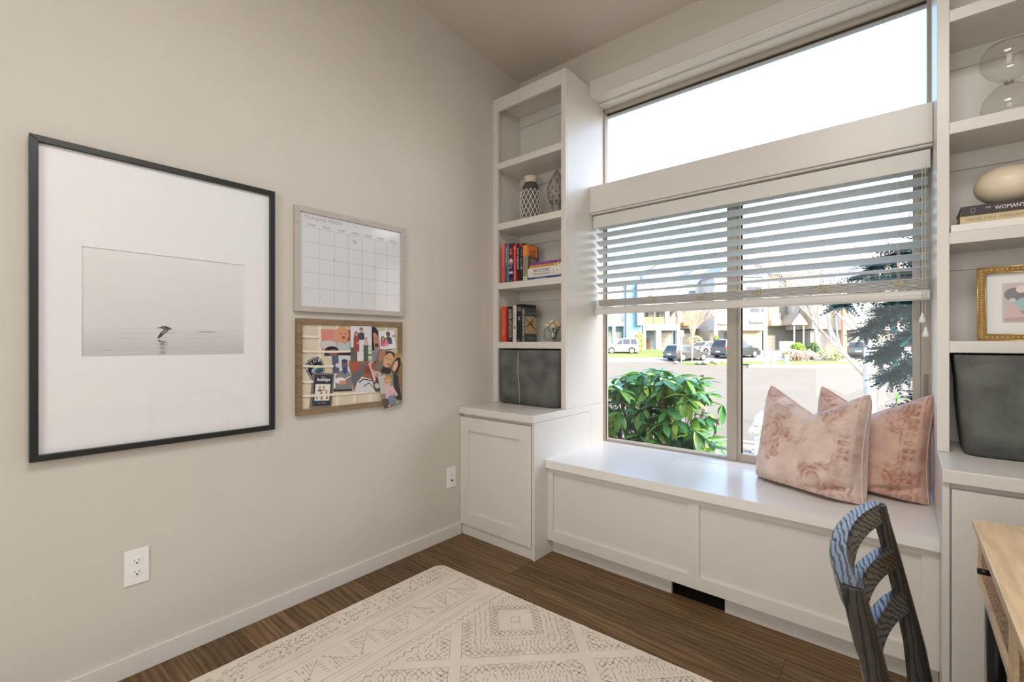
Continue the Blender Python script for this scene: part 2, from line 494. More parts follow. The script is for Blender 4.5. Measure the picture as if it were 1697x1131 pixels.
SHELF_Z = (2.412, 2.003, 1.602, 1.206)
def bookcase(label, x0, x1, side):
    t = thing('bookcase', label, 'bookcase', ((x0 + x1) / 2, 2.45, 0.80))
    BX('back_panel', M_TRIM, t, x0 + 0.019, x1 - 0.019, 2.586, 2.598, 0.801, 2.84, 0)
    for k, (a, c) in enumerate(((x0 + 0.0005, x0 + 0.018), (x1 - 0.018, x1 - 0.0005))):
        b = MB()
        if (side > 0) == (k == 1):                 # panel on the window side runs on to the glass
            b.box(a, c, YT + 0.021, YG, 0.801, 2.85); b.box(a, c, 2.599, YG, 0.50, 0.7995)
        else:
            b.box(a, c, YT + 0.021, 2.598, 0.801, 2.85)
        b.build('side_panel', M_TRIM, t)
    f = MB()
    lw, rw = (0.040, 0.034) if side > 0 else (0.034, 0.040)
    f.box(x0 + 0.0005, x0 + lw, YT, YT + 0.02, 0.801, 2.85); f.box(x1 - rw, x1 - 0.0005, YT, YT + 0.02, 0.801, 2.85)
    f.box(x0 + lw, x1 - rw, YT, YT + 0.02, 2.763, 2.85)
    f.build('face_frame', M_TRIM, t, 0.001)
    BX('top', M_TRIM, t, x0 + 0.018, x1 - 0.018, YT + 0.02, 2.598, 2.812, 2.85, 0)
    for z in SHELF_Z:
        sh = MB(); sh.box(x0 + 0.0185, x1 - 0.0185, YT + 0.0205, 2.585, z - 0.042, z); sh.box(x0 + lw + 0.0003, x1 - rw - 0.0003, YT + 0.001, YT + 0.0205, z - 0.042, z)
        sh.build('shelf', M_TRIM, t, 0.001)
    for z in SHELF_Z + (2.855,):
        BX('cleat', M_TRIM, t, x0 + 0.019, x1 - 0.019, 2.572, 2.586, z - 0.110, z - 0.042, 0.001)
    return t
bookcase('tall white bookcase in the corner left of the window', 0.0, XL, 1)
bookcase('tall white bookcase right of the window, cut off by the frame', XR, XW, -1)

# window seat
t = thing('window_bench', 'long white window seat with shaker front under the big window', 'bench', (1.4, 2.4, 0))
b = MB(); b.box(XL + 0.001, XR - 0.001, 2.16, 2.58, 0.09, 0.495); b.build('body', M_TRIM, t)
shaker('front_panel', t, XL + 0.0005, XR - 0.0005, 2.131, 0.083, 0.495, [(0.626, 1.383, 0.140, 0.466), (1.428, 2.179, 0.140, 0.466)], 0.022, 0.013)
lx0, lx1, ly0, ly1 = 1.150, 1.632, 2.33, 2.645
b = MB(); zt0, zt1 = 0.496, 0.54
b.box(XL + 0.0005, lx0, 2.108, YG - 0.001, zt0, zt1); b.box(lx1, XR - 0.0005, 2.108, YG - 0.001, zt0, zt1)
b.box(lx0, lx1, 2.108, ly0, zt0, zt1); b.box(lx0, lx1, ly1, YG - 0.001, zt0, zt1)
M_SEAT = mat('white_seat_paint', (0.78, 0.765, 0.75), 0.22, var=0.01, vscale=5)
tp = b.build('seat_top', M_SEAT, t)
BX('lid', M_SEAT, t, lx0 + 0.0022, lx1 - 0.0022, ly0 + 0.0022, ly1 - 0.0022, zt0 + 0.002, zt1 - 0.0006, 0.0008)
BX('toe_kick', M_TRIM, t, XL + 0.001, 1.285, 2.178, 2.20, 0, 0.0825, 0.001)
BX('toe_kick', M_TRIM, t, 1.525, XR - 0.001, 2.178, 2.20, 0, 0.0825, 0.001)
v = MB(); v.box(1.287, 1.523, 2.30, 2.31, 0.0, 0.08)
for k in range(9): v.box(1.292 + k * 0.026, 1.300 + k * 0.026, 2.292, 2.30, 0.008, 0.078)
v.build('vent_grille', M_DARK, t)

# ================================================================== blind
M_BLIND = mat('blind_white', (0.66, 0.645, 0.62), 0.4, var=0.02, vscale=12)
M_SLAT = mat('blind_slat', (0.72, 0.74, 0.73), 0.35, trans=0.45)
M_CORD = mat('blind_cord', (0.74, 0.72, 0.64), 0.7)
bl = thing('window_blind', 'half-raised white slatted blind across the lower window', 'blind', (1.4, 2.66, 1.386))
BX('valance', M_BLIND, bl, XL + 0.008, XR - 0.006, 2.622, 2.634, 1.940, 2.020, 0.003)
BX('headrail', M_BLIND, bl, XL + 0.014, XR - 0.012, 2.645, 2.70, 1.978, 2.024, 0.002)
def slat_mesh(tilt):
    m = MB(); n = 5; w = 0.050; pts = []
    for k in range(n):
        q = -w / 2 + w * k / (n - 1); pts.append((q, 0.0022 * (1 - (2 * q / w) ** 2)))
    prof = [(a, c + 0.0013) for a, c in pts] + [(a, c - 0.0013) for a, c in pts[::-1]]
    ca, sa = cos(tilt), sin(tilt)
    L_ = (XR - XL - 0.026) / 2
    m.prism(prof, lambda a, c, t: (t, a * ca - c * sa, a * sa + c * ca), -L_, L_)
    return m.mesh('slat', M_SLAT)
me_t = slat_mesh(radians(-27)); me_f = slat_mesh(radians(-7)); me_h = slat_mesh(0)
def slat(me, z):
    o = bpy.data.objects.new('slat', me); COL.objects.link(o); o.parent = bl; o.location = ((XL + XR) / 2 - 1.4, 2.672 - 2.66, z - 1.386)
SLZ = [1.952, 1.899, 1.846, 1.793, 1.738, 1.683, 1.628, 1.574]
for z in SLZ: slat(me_t, z)
slat(me_f, 1.523)
me_h.materials[0] = M_BLIND
for k in range(8): slat(me_h, 1.437 + k * 0.0056)
rb = MB()
prof = [(-0.026, 0), (-0.030, 0.008), (-0.031, 0.022), (-0.027, 0.036), (-0.018, 0.044), (0.018, 0.044), (0.026, 0.036), (0.026, 0)]
rb.prism(prof, lambda a, c, t: (t, 2.672 + a, 1.386 + c), XL + 0.008, XR - 0.008)
rb.build('bottom_rail', M_BLIND, bl, 0.001)
LAD = [0.705, 0.981, 1.273, 1.553, 1.83, 2.114]
for x in LAD:
    c = MB()
    c.tube([(x - 0.004, 2.646, 1.95), (x - 0.004, 2.646, 1.44)], 0.0008, 5)
    c.tube([(x + 0.004, 2.699, 1.95), (x + 0.004, 2.699, 1.44)], 0.0008, 5)
    c.tube([(x, 2.672, 1.96), (x, 2.672, 1.44)], 0.0009, 5)
    c.build('ladder_cord', M_CORD, bl)
    r_ = random.Random(int(x * 1000)); pts = []
    for k in range(26):
        pts.append((x + r_.uniform(-0.024, 0.024), 2.6425 + r_.uniform(-0.002, 0.002), 1.462 + r_.uniform(-0.022, 0.022)))
    MB().tube(pts, 0.0017, 4).build('cord_tangle', mat('cord_tangle_cream', S(222, 212, 182), 0.7), bl)
M_TASSEL = mat('tassel_plastic', (0.82, 0.80, 0.76), 0.35)
for x, zb in ((2.191, 1.285), (2.2015, 1.225)):
    c = MB().tube([(x, 2.628 - 0.010, 1.962), (x, 2.628 - 0.010, 1.7), (x + 0.001, 2.618, zb + 0.03)], 0.0010, 5).build('lift_cord', M_CORD, bl)
    MB().lathe([(0.0012, 0.042), (0.004, 0.040), (0.005, 0.030), (0.0085, 0.018), (0.0105, 0.006), (0.009, 0), (0.0005, 0)], (x + 0.001, 2.618, zb), 14).build('tassel', M_TASSEL, c)

# ================================================================== wall plates
def outlet():
    t = thing('wall_outlet', 'white duplex power outlet low on the wall under the large picture', 'outlet', (0, 0.398, 0.387))
    m = MB(); m.box(0.0003, 0.006, 0.362, 0.434, 0.323, 0.450); m.build('plate', M_PLATE, t, 0.002)
    for zc in (0.407, 0.366):
        r = MB()
        pts = [(0.0165 * cos(q) * (1.0), max(-0.0125, min(0.0125, 0.017 * sin(q)))) for q in [2 * pi * i / 20 for i in range(20)]]
        r.prism(pts, lambda a, c, t_: (t_, 0.398 + a, zc + c), 0.006, 0.0085)
        o = r.build('socket', M_PLATE, t)
        s = MB(); s.box(0.0085, 0.0088, 0.3905, 0.3922, zc - 0.001, zc + 0.0075); s.box(0.0085, 0.0088, 0.4035, 0.4052, zc - 0.001, zc + 0.0065)
        s.prism([(0.0030 * cos(q), 0.0030 * sin(q)) for q in [2 * pi * i / 10 for i in range(10)]], lambda a, c, t_: (t_, 0.398 + a, zc - 0.0065 + c), 0.0085, 0.0088)
        s.build('slots', M_DARK, o)
    MB().prism([(0.0022 * cos(q), 0.0022 * sin(q)) for q in [2 * pi * i / 10 for i in range(10)]], lambda a, c, t_: (t_, 0.398 + a, 0.3865 + c), 0.006, 0.0072).build('screw', M_PLATE, t)
outlet()
t = thing('cable_plate', 'small white cable wall plate beside the corner cabinet', 'wall plate', (0, 1.93, 0.372))
m = MB(); m.box(0.0003, 0.006, 1.893, 1.966, 0.309, 0.433); m.build('plate', M_PLATE, t, 0.002)
MB().tube([(0.006, 1.932, 0.352), (0.013, 1.932, 0.352)], 0.0058, 12).build('jack', mat('dark_brass', (0.05, 0.04, 0.03), 0.4, 0.6), t)
MB().tube([(0.006, 1.930, 0.385), (0.008, 1.930, 0.385)], 0.003, 10).build('screw', mat('dark_brass', (0.05, 0.04, 0.03)), t)

# lamp housing made up for the overhead fill light, out of view
t = thing('fill_housing', 'square white housing added for the unseen overhead fill light', 'lamp', (2.0, 0.30, 3.02))
m = MB(); m.box(1.52, 2.48, -0.18, 0.78, 3.012, 3.04); m.box(1.90, 2.10, 0.20, 0.40, 3.04, 3.258); m.build('housing', M_PLATE, t, 0.004)
# ================================================================== wall art
def ring(m, x0, x1, ya, yb, za, zb, wd, mi=0):       # mitred picture frame lying on the left wall
    o = [(ya, za), (yb, za), (yb, zb), (ya, zb)]; i = [(ya + wd, za + wd), (yb - wd, za + wd), (yb - wd, zb - wd), (ya + wd, zb - wd)]
    for k in range(4):
        j = (k + 1) % 4
        q = [o[k], o[j], i[j], i[k]]
        m.prism(q, lambda a, c, t: (t, a, c), x0, x1, mi)
M_ARTFRAME = mat('black_satin_frame', (0.016, 0.018, 0.017), 0.38, var=0.1, vscale=30)
M_MATBOARD = mat('white_mat_board', (0.83, 0.845, 0.86), 0.6)
M_PICGLASS = clear_glass('picture_glass', (1, 1, 1), 1.35)
t = thing('framed_picture', 'large black framed photograph of a seabird skimming still water', 'picture', (0, 0.498, 0.82))
m = MB(); ring(m, 0.002, 0.031, 0.125, 0.872, 0.820, 1.863, 0.021); m.build('frame', M_ARTFRAME, t, 0.0015)
m = MB(); ya, yb, za, zb = 0.249, 0.752, 1.153, 1.527
m.box(0.012, 0.0165, 0.14, ya, 0.84, 1.85); m.box(0.012, 0.0165, yb, 0.86, 0.84, 1.85)
m.box(0.012, 0.0165, ya, yb, 0.84, za); m.box(0.012, 0.0165, ya, yb, zb, 1.85)
m.build('mat_board', M_MATBOARD, t)
p = Print((0.0125, ya, za), (0, yb - ya, 0), (0, 0, zb - za), (1, 0, 0), 0.0001)
cols = []
for k in range(22):
    u = k / 21
    if u < 0.28: g = 198 + 22 * (u / 0.28)
    else: g = 220 + 10 * ((u - 0.28) / 0.72)
    cols.append((int(g), int(g), int(g + 1)))
p.rect(-0.02, -0.02, 1.02, 1.02, (200, 199, 196))
kk = p.k
for k in range(22):
    p.k = kk; p.rect(-0.02, k / 22, 1.02, (k + 1) / 22 + (0.02 if k == 21 else 0), cols[k])
W_, H_ = yb - ya, zb - za
r_ = random.Random(4)
kk = p.k
for k in range(30):
    p.k = kk + (k % 3); bb = r_.uniform(0.02, 0.26); aa = r_.uniform(0.02, 0.8); l = r_.uniform(0.05, 0.18)
    p.ell(aa + l / 2, bb, l / 2, 0.0035, (194, 194, 194) if k % 2 else (210, 210, 210), 0, 12)
p.k = kk + 4
def q2(y, z): return ((y - ya) / W_, (z - za) / H_)
bird = [(0.453, 1.255), (0.469, 1.260), (0.473, 1.2645), (0.477, 1.262), (0.484, 1.263), (0.494, 1.258), (0.503, 1.252), (0.495, 1.250), (0.491, 1.2485), (0.488, 1.242), (0.476, 1.231), (0.463, 1.217), (0.456, 1.218), (0.465, 1.236), (0.476, 1.250), (0.470, 1.2535), (0.461, 1.2545)]
p.poly([q2(*v) for v in bird], (72, 70, 68))
p.poly([q2(*v) for v in [(0.478, 1.252), (0.488, 1.2495), (0.484, 1.240), (0.474, 1.233), (0.469, 1.238)]], (128, 126, 122))
p.poly([q2(*v) for v in [(0.471, 1.262), (0.475, 1.2625), (0.480, 1.257), (0.474, 1.2545)]], (120, 118, 114))
p.line([q2(0.466, 1.2345), q2(0.459, 1.220)], 0.0012, (30, 29, 28)); p.line([q2(0.472, 1.230), q2(0.464, 1.2195)], 0.0012, (30, 29, 28))
p.poly([q2(*v) for v in [(0.457, 1.214), (0.466, 1.208), (0.478, 1.204), (0.491, 1.2015), (0.480, 1.2015), (0.468, 1.2025), (0.460, 1.205)]], (96, 94, 93))
for y_, z_, a_, c_, g in [(0.471, 1.197, .011, .0016, 118), (0.472, 1.192, .009, .0014, 104), (0.483, 1.192, .006, .001, 150), (0.470, 1.186, .008, .0011, 150), (0.471, 1.179, .008, .0014, 108), (0.481, 1.178, .005, .0009, 150), (0.473, 1.171, .007, .001, 140), (0.472, 1.164, .011, .0012, 128), (0.475, 1.159, .006, .001, 130)]:
    a, c = q2(y_, z_); p.ell(a, c, a_ / W_, c_ / H_, (g, g - 1, g - 2), 0, 14)
p.build('print', t)
BX('glass', M_PICGLASS, t, 0.0225, 0.0240, 0.145, 0.852, 0.84, 1.843, 0)

# wall calendar
t = thing('wall_calendar', 'dry-erase month calendar in a pale grey frame', 'calendar', (0, 1.265, 1.344))
m = MB(); ring(m, 0.001, 0.021, 0.963, 1.571, 1.345, 1.832, 0.0255); m.build('frame', mat('pale_grey_wood', S(182, 174, 167), 0.5, var=0.06, vscale=10, stretch=(1, 1, 6)), t, 0.0015)
BX('board', mat('dry_erase_gloss', S(212, 213, 218), 0.12), t, 0.004, 0.0125, 0.975, 1.56, 1.357, 1.82, 0)
p = Print((0.0126, 0.99, 1.369), (0, 0.5565, 0), (0, 0, 0.447), (1, 0, 0))
def qc(y, z): return ((y - 0.99) / 0.5565, (z - 1.369) / 0.447)
GRY = (152, 153, 160); VX = [1.081, 1.156, 1.233, 1.309, 1.383, 1.458]
kk = p.k
for z_ in (1.742, 1.671, 1.599, 1.529, 1.457): p.k = kk; p.line([qc(1.006, z_), qc(1.529, z_)], 0.0013, GRY)
for y_ in VX: p.k = kk + 1; p.line([qc(y_, 1.742), qc(y_, 1.385)], 0.0013, GRY)
p.k = kk + 2
a, c = qc(1.009, 1.787); p.text("IT'S A GOOD MONTH", a, c, 0.0165, (138, 139, 146), w=0.186, align='l')
for k, nm in enumerate(('Sunday', 'Monday', 'Tuesday', 'Wednesday', 'Thursday', 'Friday', 'Saturday')):
    xs = [1.008] + VX + [1.527]; a, c = qc((xs[k] + xs[k + 1]) / 2, 1.7535)
    p.k = kk + 3; p.text(nm, a, c, 0.0125, (125, 126, 132), w=0.040, shear=0.35)
def squig(pts, wd=0.0016): p.line([qc(*v) for v in pts], wd, (92, 92, 96))
squig([(1.262 + 0.007 * cos(q) + q * 0.0008, 1.709 + 0.008 * sin(q)) for q in [x * 0.5 for x in range(14)]]); squig([(1.268, 1.708), (1.274, 1.7125), (1.280, 1.709)])
squig([(1.157, 1.613), (1.157, 1.60)]); squig([(1.181, 1.606), (1.183, 1.599)]); squig([(1.265, 1.786), (1.274, 1.789)]); squig([(1.455, 1.530), (1.456, 1.520)]); squig([(1.084, 1.413), (1.092, 1.4155)])
p.build('print', t)

# pin board
t = thing('memo_board', 'linen memo board in a weathered oak frame with white ribbons', 'memo board', (0, 1.26, 0.864))
m = MB(); ring(m, 0.001, 0.0235, 0.971, 1.552, 0.865, 1.313, 0.026)
m.build('frame', mat('weathered_oak', S(118, 98, 72, 1.25), 0.6, var=0.22, vscale=14, stretch=(1, 1, 5), bump=0.2, bscale=90), t, 0.0015)
BX('linen', mat('linen_cream', S(202, 191, 172, 1.1), 0.9, var=0.05, vscale=14, bump=0.3, bscale=300), t, 0.003, 0.0125, 0.985, 1.54, 0.879, 1.30, 0)
M_RIB = mat('ribbon_ivory', S(222, 214, 200, 1.05), 0.7)
for y_ in (1.083, 1.173, 1.266, 1.357, 1.451): BX('ribbon', M_RIB, t, 0.0126, 0.0130, y_ - 0.007, y_ + 0.007, 0.892, 1.287, 0)
def hrib(z0, z1, y0, y1):
    m = MB(); n = 10
    for k in range(n):
        ua, ub = k / n, (k + 1) / n
        f0 = lambda u: z0 + (z1 - z0) * u - 0.003 * sin(pi * u)
        A_, B_ = y0 + (y1 - y0) * ua, y0 + (y1 - y0) * ub
        vs = [(x, yy, f0(uu) + dz) for x in (0.0182, 0.0186) for yy, uu in ((A_, ua), (B_, ub)) for dz in (-0.0055, 0.0055)]
        m.add(vs, [(0, 2, 3, 1), (4, 5, 7, 6), (0, 1, 5, 4), (2, 6, 7, 3), (0, 4, 6, 2), (1, 3, 7, 5)])
    m.build('ribbon', M_RIB, t)
hrib(1.232, 1.230, 0.998, 1.078); hrib(1.162, 1.158, 0.998, 1.243); hrib(1.094, 1.087, 0.998, 1.150); hrib(1.022, 1.018, 0.998, 1.05); hrib(0.955, 0.945, 0.998, 1.385)

SK = (206, 150, 124); SKD = (120, 78, 60); HAIR = (44, 34, 32)
def photo(name, label, quad, x, paint, cat='photo', white=(226, 222, 224)):
    bl_, br, tr, tl = [Vector((0, a, c)) for a, c in quad]
    A = ((br - bl_) + (tr - tl)) / 2; B = ((tl - bl_) + (tr - br)) / 2
    O = (bl_ + br + tr + tl) / 4 - A / 2 - B / 2
    o = thing(name, label, cat, (x, O.y, O.z), group='photos tucked on the memo board')
    m = MB(); c0 = Vector((x, O.y, O.z))
    m.add([c0, c0 + A, c0 + A + B, c0 + B] + [v + Vector((0.0004, 0, 0)) for v in (c0, c0 + A, c0 + A + B, c0 + B)],
          [(0, 3, 2, 1), (4, 5, 6, 7), (0, 1, 5, 4), (1, 2, 6, 5), (2, 3, 7, 6), (3, 0, 4, 7)])
    m.build('paper', pm(white, 0.35), o)
    p = Print(c0 + Vector((0.0004, 0, 0)), A, B, (1, 0, 0), 0.00003)
    paint(p); p.build('print', o)
    return o
def person(p, a, b, s, shirt, hair=HAIR, skin=SK, tall=2.6, long=False):   # small printed figure: head at (a, b), head half-width s
    k = p.A.length / p.B.length
    if long: p.ell(a, b - s * k * 0.6, s * 1.35, s * k * 1.9, hair)
    p.poly([(a - s * 1.7, b - s * k * (tall + 1.2)), (a + s * 1.7, b - s * k * (tall + 1.2)), (a + s * 1.6, b - s * k * 1.5), (a + s * 0.7, b - s * k * 1.05), (a - s * 0.7, b - s * k * 1.05), (a - s * 1.6, b - s * k * 1.5)], shirt)
    p.ell(a, b + s * k * 0.25, s * 1.05, s * k * 1.2, hair); p.ell(a, b - s * k * 0.1, s * 0.85, s * k * 1.0, skin)
def pt_baby(p):
    p.rect(0, 0, 1, 1, (196, 150, 136)); p.poly([(0, 1), (0.45, 1), (0.35, 0.62), (0, 0.55)], (206, 132, 118)); p.poly([(0.7, 1), (1, 1), (1, 0.6), (0.9, 0.55)], (150, 72, 48))
    p.ell(0.72, 0.82, 0.24, 0.30, (206, 146, 112)); p.ell(0.66, 0.86, 0.04, 0.02, (96, 60, 48)); p.ell(0.83, 0.84, 0.04, 0.02, (96, 60, 48)); p.ell(0.77, 0.70, 0.06, 0.05, (130, 50, 48))
    p.poly([(0.48, 0.2), (1, 0.2), (1, 0.55), (0.8, 0.42), (0.6, 0.55)], (176, 190, 190)); p.ell(0.22, 0.42, 0.3, 0.16, (196, 192, 192))
    p.ell(0.34, 0.2, 0.24, 0.16, (34, 26, 32)); p.rect(0.08, 0, 1, 0.16, (60, 34, 46)); p.ell(0.4, 0.12, 0.18, 0.12, (150, 84, 92)); p.rect(0.0, 0, 0.08, 0.2, (208, 196, 180))
def pt_couple(p):
    p.rect(0, 0, 1, 1, (216, 212, 220)); p.rect(0.55, 0.0, 1, 0.45, (182, 190, 178)); p.rect(0, 0, 0.3, 0.4, (96, 92, 80)); p.rect(0.7, 0.12, 1, 0.2, (104, 128, 72))
    for k in range(3): p.rect(0.5, 0.1 + k * 0.12, 1, 0.13 + k * 0.12, (228, 226, 220))
    p.rect(0.6, 0, 0.82, 0.45, (74, 86, 82)); person(p, 0.50, 0.88, 0.085, (66, 72, 92), tall=3.6); person(p, 0.26, 0.77, 0.08, (146, 70, 66), (96, 52, 40), tall=8, long=True); person(p, 0.72, 0.62, 0.06, (196, 176, 156), (150, 116, 84), tall=3)
    p.ell(0.32, 0.52, 0.05, 0.03, (210, 160, 140))
def pt_face(p):
    p.rect(0, 0, 1, 1, (152, 138, 134)); p.ell(0.4, 0.9, 0.55, 0.2, (24, 20, 22)); p.ell(0.5, 0.66, 0.36, 0.26, (186, 132, 108)); p.rect(0, 0.35, 0.3, 0.9, (26, 22, 24)); p.ell(0.6, 0.5, 0.25, 0.07, (70, 48, 44)); p.rect(0, 0, 1, 0.32, (128, 124, 132))
    p.ell(0.62, 0.72, 0.08, 0.02, (40, 30, 30))
def pt_kids(p):
    p.rect(0, 0, 1, 1, (222, 220, 226)); person(p, 0.58, 0.78, 0.12, (66, 76, 108), (34, 34, 44), SKD, 3); person(p, 0.22, 0.58, 0.10, (206, 82, 124), (40, 26, 30), SK, 3, True); person(p, 0.42, 0.5, 0.08, (214, 120, 150), (60, 40, 36))
    for k in range(6): p.ell(0.14 + 0.06 * k, 0.16 + 0.05 * (k % 3), 0.025, 0.03, (240, 200, 214))
    p.ell(0.92, 0.7, 0.06, 0.05, (60, 60, 66))
def pt_selfie(p):
    p.rect(0, 0, 1, 1, (206, 208, 220)); p.rect(0, 0.5, 0.35, 1, (84, 90, 110)); p.ell(0.28, 0.72, 0.12, 0.06, (196, 200, 214)); p.rect(0, 0, 1, 0.08, (40, 28, 24))
    p.poly([(0.1, 0.05), (0.15, 0.45), (0.45, 0.58), (0.85, 0.56), (1, 0.4), (1, 0.05)], (128, 126, 130)); p.ell(0.66, 0.72, 0.17, 0.16, (104, 92, 104)); p.ell(0.66, 0.58, 0.14, 0.1, (58, 72, 118)); p.ell(0.66, 0.84, 0.17, 0.06, (70, 64, 76))
    p.ell(0.38, 0.3, 0.28, 0.09, (226, 222, 220)); p.ell(0.5, 0.24, 0.2, 0.06, (196, 142, 120)); p.line([(0.65, 0.34), (1, 0.42)], 0.004, (232, 230, 232)); p.line([(0.65, 0.28), (1, 0.36)], 0.004, (170, 80, 90))
    p.rect(0, 0, 1, 0.05, (24, 22, 26))
def pt_lying(p):
    p.rect(0, 0, 1, 1, (150, 92, 66)); p.poly([(0, 0.2), (0, 0.5), (0.5, 0.95), (0.85, 0.95), (0.6, 0.55), (0.3, 0.25)], (98, 98, 106)); p.ell(0.25, 0.85, 0.28, 0.18, (160, 88, 62)); p.ell(0.86, 0.72, 0.2, 0.12, (126, 62, 48))
    p.poly([(0, 0), (0.2, 0.3), (0.5, 0.5), (1, 0.4), (1, 0)], (208, 206, 210)); p.line([(0.3, 0.3), (0.55, 0.42), (1, 0.36)], 0.006, (44, 48, 62)); p.line([(0.5, 0.18), (0.8, 0.3), (1, 0.12)], 0.005, (70, 76, 90))
def pt_family(p):
    p.rect(0, 0, 1, 1, (128, 104, 72)); p.rect(0.55, 0.6, 1, 1, (170, 138, 86)); p.ell(0.12, 0.72, 0.14, 0.26, (170, 120, 98)); p.ell(0.45, 0.86, 0.2, 0.16, (30, 26, 26)); p.ell(0.45, 0.6, 0.2, 0.34, (206, 160, 126)); p.ell(0.38, 0.66, 0.03, 0.03, (50, 40, 40)); p.ell(0.53, 0.64, 0.03, 0.03, (50, 40, 40)); p.ell(0.52, 0.42, 0.07, 0.03, (168, 72, 66))
    p.ell(0.86, 0.45, 0.16, 0.4, (40, 30, 30)); p.ell(0.82, 0.42, 0.10, 0.26, (214, 170, 146)); p.rect(0.3, 0, 0.7, 0.26, (36, 36, 40)); p.ell(0.18, 0.3, 0.12, 0.2, (120, 110, 100))
def pt_pink(p):
    p.rect(0, 0, 1, 1, (72, 58, 56)); p.poly([(0, 1), (0.45, 1), (0.35, 0.4), (0.1, 0.3)], (218, 168, 172)); p.ell(0.5, 0.85, 0.3, 0.14, (150, 84, 68)); p.ell(0.7, 0.6, 0.3, 0.16, (214, 196, 196)); p.ell(0.62, 0.56, 0.16, 0.08, (190, 128, 112)); p.ell(0.3, 0.18, 0.22, 0.1, (196, 190, 190))
def pt_girl(p):
    p.rect(0, 0, 1, 1, (124, 126, 120)); p.rect(0.0, 0.45, 0.4, 1, (186, 184, 178)); p.poly([(0.62, 0.2), (1, 0.1), (1, 1), (0.8, 0.98)], (52, 40, 34)); p.rect(0, 0, 0.45, 0.3, (84, 72, 60))
    p.ell(0.48, 0.82, 0.20, 0.14, (196, 140, 84)); p.ell(0.46, 0.74, 0.14, 0.11, (216, 166, 140)); p.poly([(0.2, 0.3), (0.26, 0.56), (0.42, 0.64), (0.66, 0.62), (0.84, 0.3), (0.72, 0.26), (0.62, 0.42), (0.34, 0.42), (0.32, 0.26)], (214, 176, 186)); p.rect(0.34, 0.3, 0.62, 0.5, (206, 164, 178))
    p.poly([(0.3, 0.05), (0.34, 0.34), (0.64, 0.32), (0.76, 0.08), (0.66, 0.06), (0.52, 0.24), (0.44, 0.05)], (120, 130, 156)); p.ell(0.3, 0.04, 0.06, 0.03, (216, 166, 140)); p.ell(0.74, 0.09, 0.06, 0.03, (216, 166, 140)); p.rect(0.38, 0.74, 0.44, 0.76, (60, 40, 36)); p.rect(0.5, 0.74, 0.56, 0.76, (60, 40, 36))
def pt_card(p):
    p.rect(0.0, 0.0, 1, 1, (122, 112, 102)); p.rect(0.1, 0.05, 0.93, 0.95, (42, 42, 62)); p.rect(0.18, 0.2, 0.86, 0.68, (224, 220, 216))
    p.text('Happy', 0.5, 0.895, 0.005, (214, 210, 208), w=0.02, shear=0.3); p.text('holidays', 0.52, 0.80, 0.022, (232, 228, 226), w=0.068, shear=0.3, bold=0.02)
    person(p, 0.38, 0.56, 0.05, (90, 88, 96), tall=1.5); person(p, 0.56, 0.58, 0.05, (196, 150, 130), (150, 96, 60), tall=1.5); person(p, 0.46, 0.46, 0.04, (120, 90, 90), tall=1.2); person(p, 0.7, 0.46, 0.04, (170, 160, 150), tall=1)
    p.rect(0.18, 0.36, 0.86, 0.38, (42, 42, 62)); person(p, 0.28, 0.30, 0.03, (96, 92, 92), tall=1); person(p, 0.5, 0.30, 0.04, (60, 58, 70), tall=1); person(p, 0.74, 0.31, 0.04, (88, 84, 92), tall=1)
    p.text('MERRY AND BRIGHT', 0.52, 0.13, 0.004, (206, 202, 200), w=0.045); p.ell(0.16, 0.1, 0.05, 0.03, (62, 96, 60)); p.ell(0.86, 0.9, 0.06, 0.03, (56, 84, 56))
PH = {
 'baby': [(1.091, 1.139), (1.245, 1.136), (1.237, 1.266), (1.091, 1.264)], 'couple': [(1.245, 1.108), (1.357, 1.105), (1.363, 1.288), (1.236, 1.282)],
 'face': [(1.37, 1.099), (1.418, 1.111), (1.399, 1.263), (1.353, 1.271)], 'kids': [(1.409, 1.163), (1.512, 1.17), (1.497, 1.266), (1.402, 1.262)],
 'selfie': [(1.15, 0.963), (1.253, 0.958), (1.24, 1.137), (1.145, 1.139)], 'lying': [(1.257, 0.943), (1.38, 0.953), (1.343, 1.093), (1.233, 1.12)],
 'family': [(1.365, 1.057), (1.512, 1.019), (1.55, 1.134), (1.415, 1.166)], 'pinkbaby': [(1.38, 0.945), (1.439, 0.951), (1.392, 1.101), (1.339, 1.095)],
 'girl': [(1.429, 0.852), (1.55, 0.863), (1.509, 1.045), (1.392, 1.019)], 'card': [(1.031, 0.898), (1.143, 0.886), (1.155, 1.053), (1.048, 1.057)],
 'edge': [(1.515, 1.1), (1.544, 1.096), (1.555, 1.133), (1.509, 1.144)]}
photo('photograph', 'photo of a crying baby held against a bare shoulder, upper left of memo board', PH['baby'], 0.0142, pt_baby)
photo('photograph', 'photo of a seated man cradling a swaddled baby, under the crying baby photo', PH['selfie'], 0.0150, pt_selfie)
photo('photograph', 'narrow photo of a dark-haired face beside the standing couple photo', PH['face'], 0.0190, pt_face)
photo('photograph', 'photo of a grey-sleeved person lying down, below the standing couple photo', PH['lying'], 0.0196, pt_lying)
photo('photograph', 'tall photo of a standing couple, woman in a long red dress', PH['couple'], 0.0204, pt_couple)
photo('photograph', 'small photo of a man with two children in pink, upper right of memo board', PH['kids'], 0.0212, pt_kids)
photo('photograph', 'pale slip of photo paper sticking out over the oak frame at the right', PH['edge'], 0.0246, lambda p: p.rect(0.1, 0.1, 0.9, 0.9, (206, 196, 184)), white=(214, 206, 196))
photo('photograph', 'photo of a newborn in pink, between the lying and toddler photos', PH['pinkbaby'], 0.0222, pt_pink)
photo('photograph', 'tilted photo of a short-haired man and a dark-haired woman close up', PH['family'], 0.0254, pt_family)
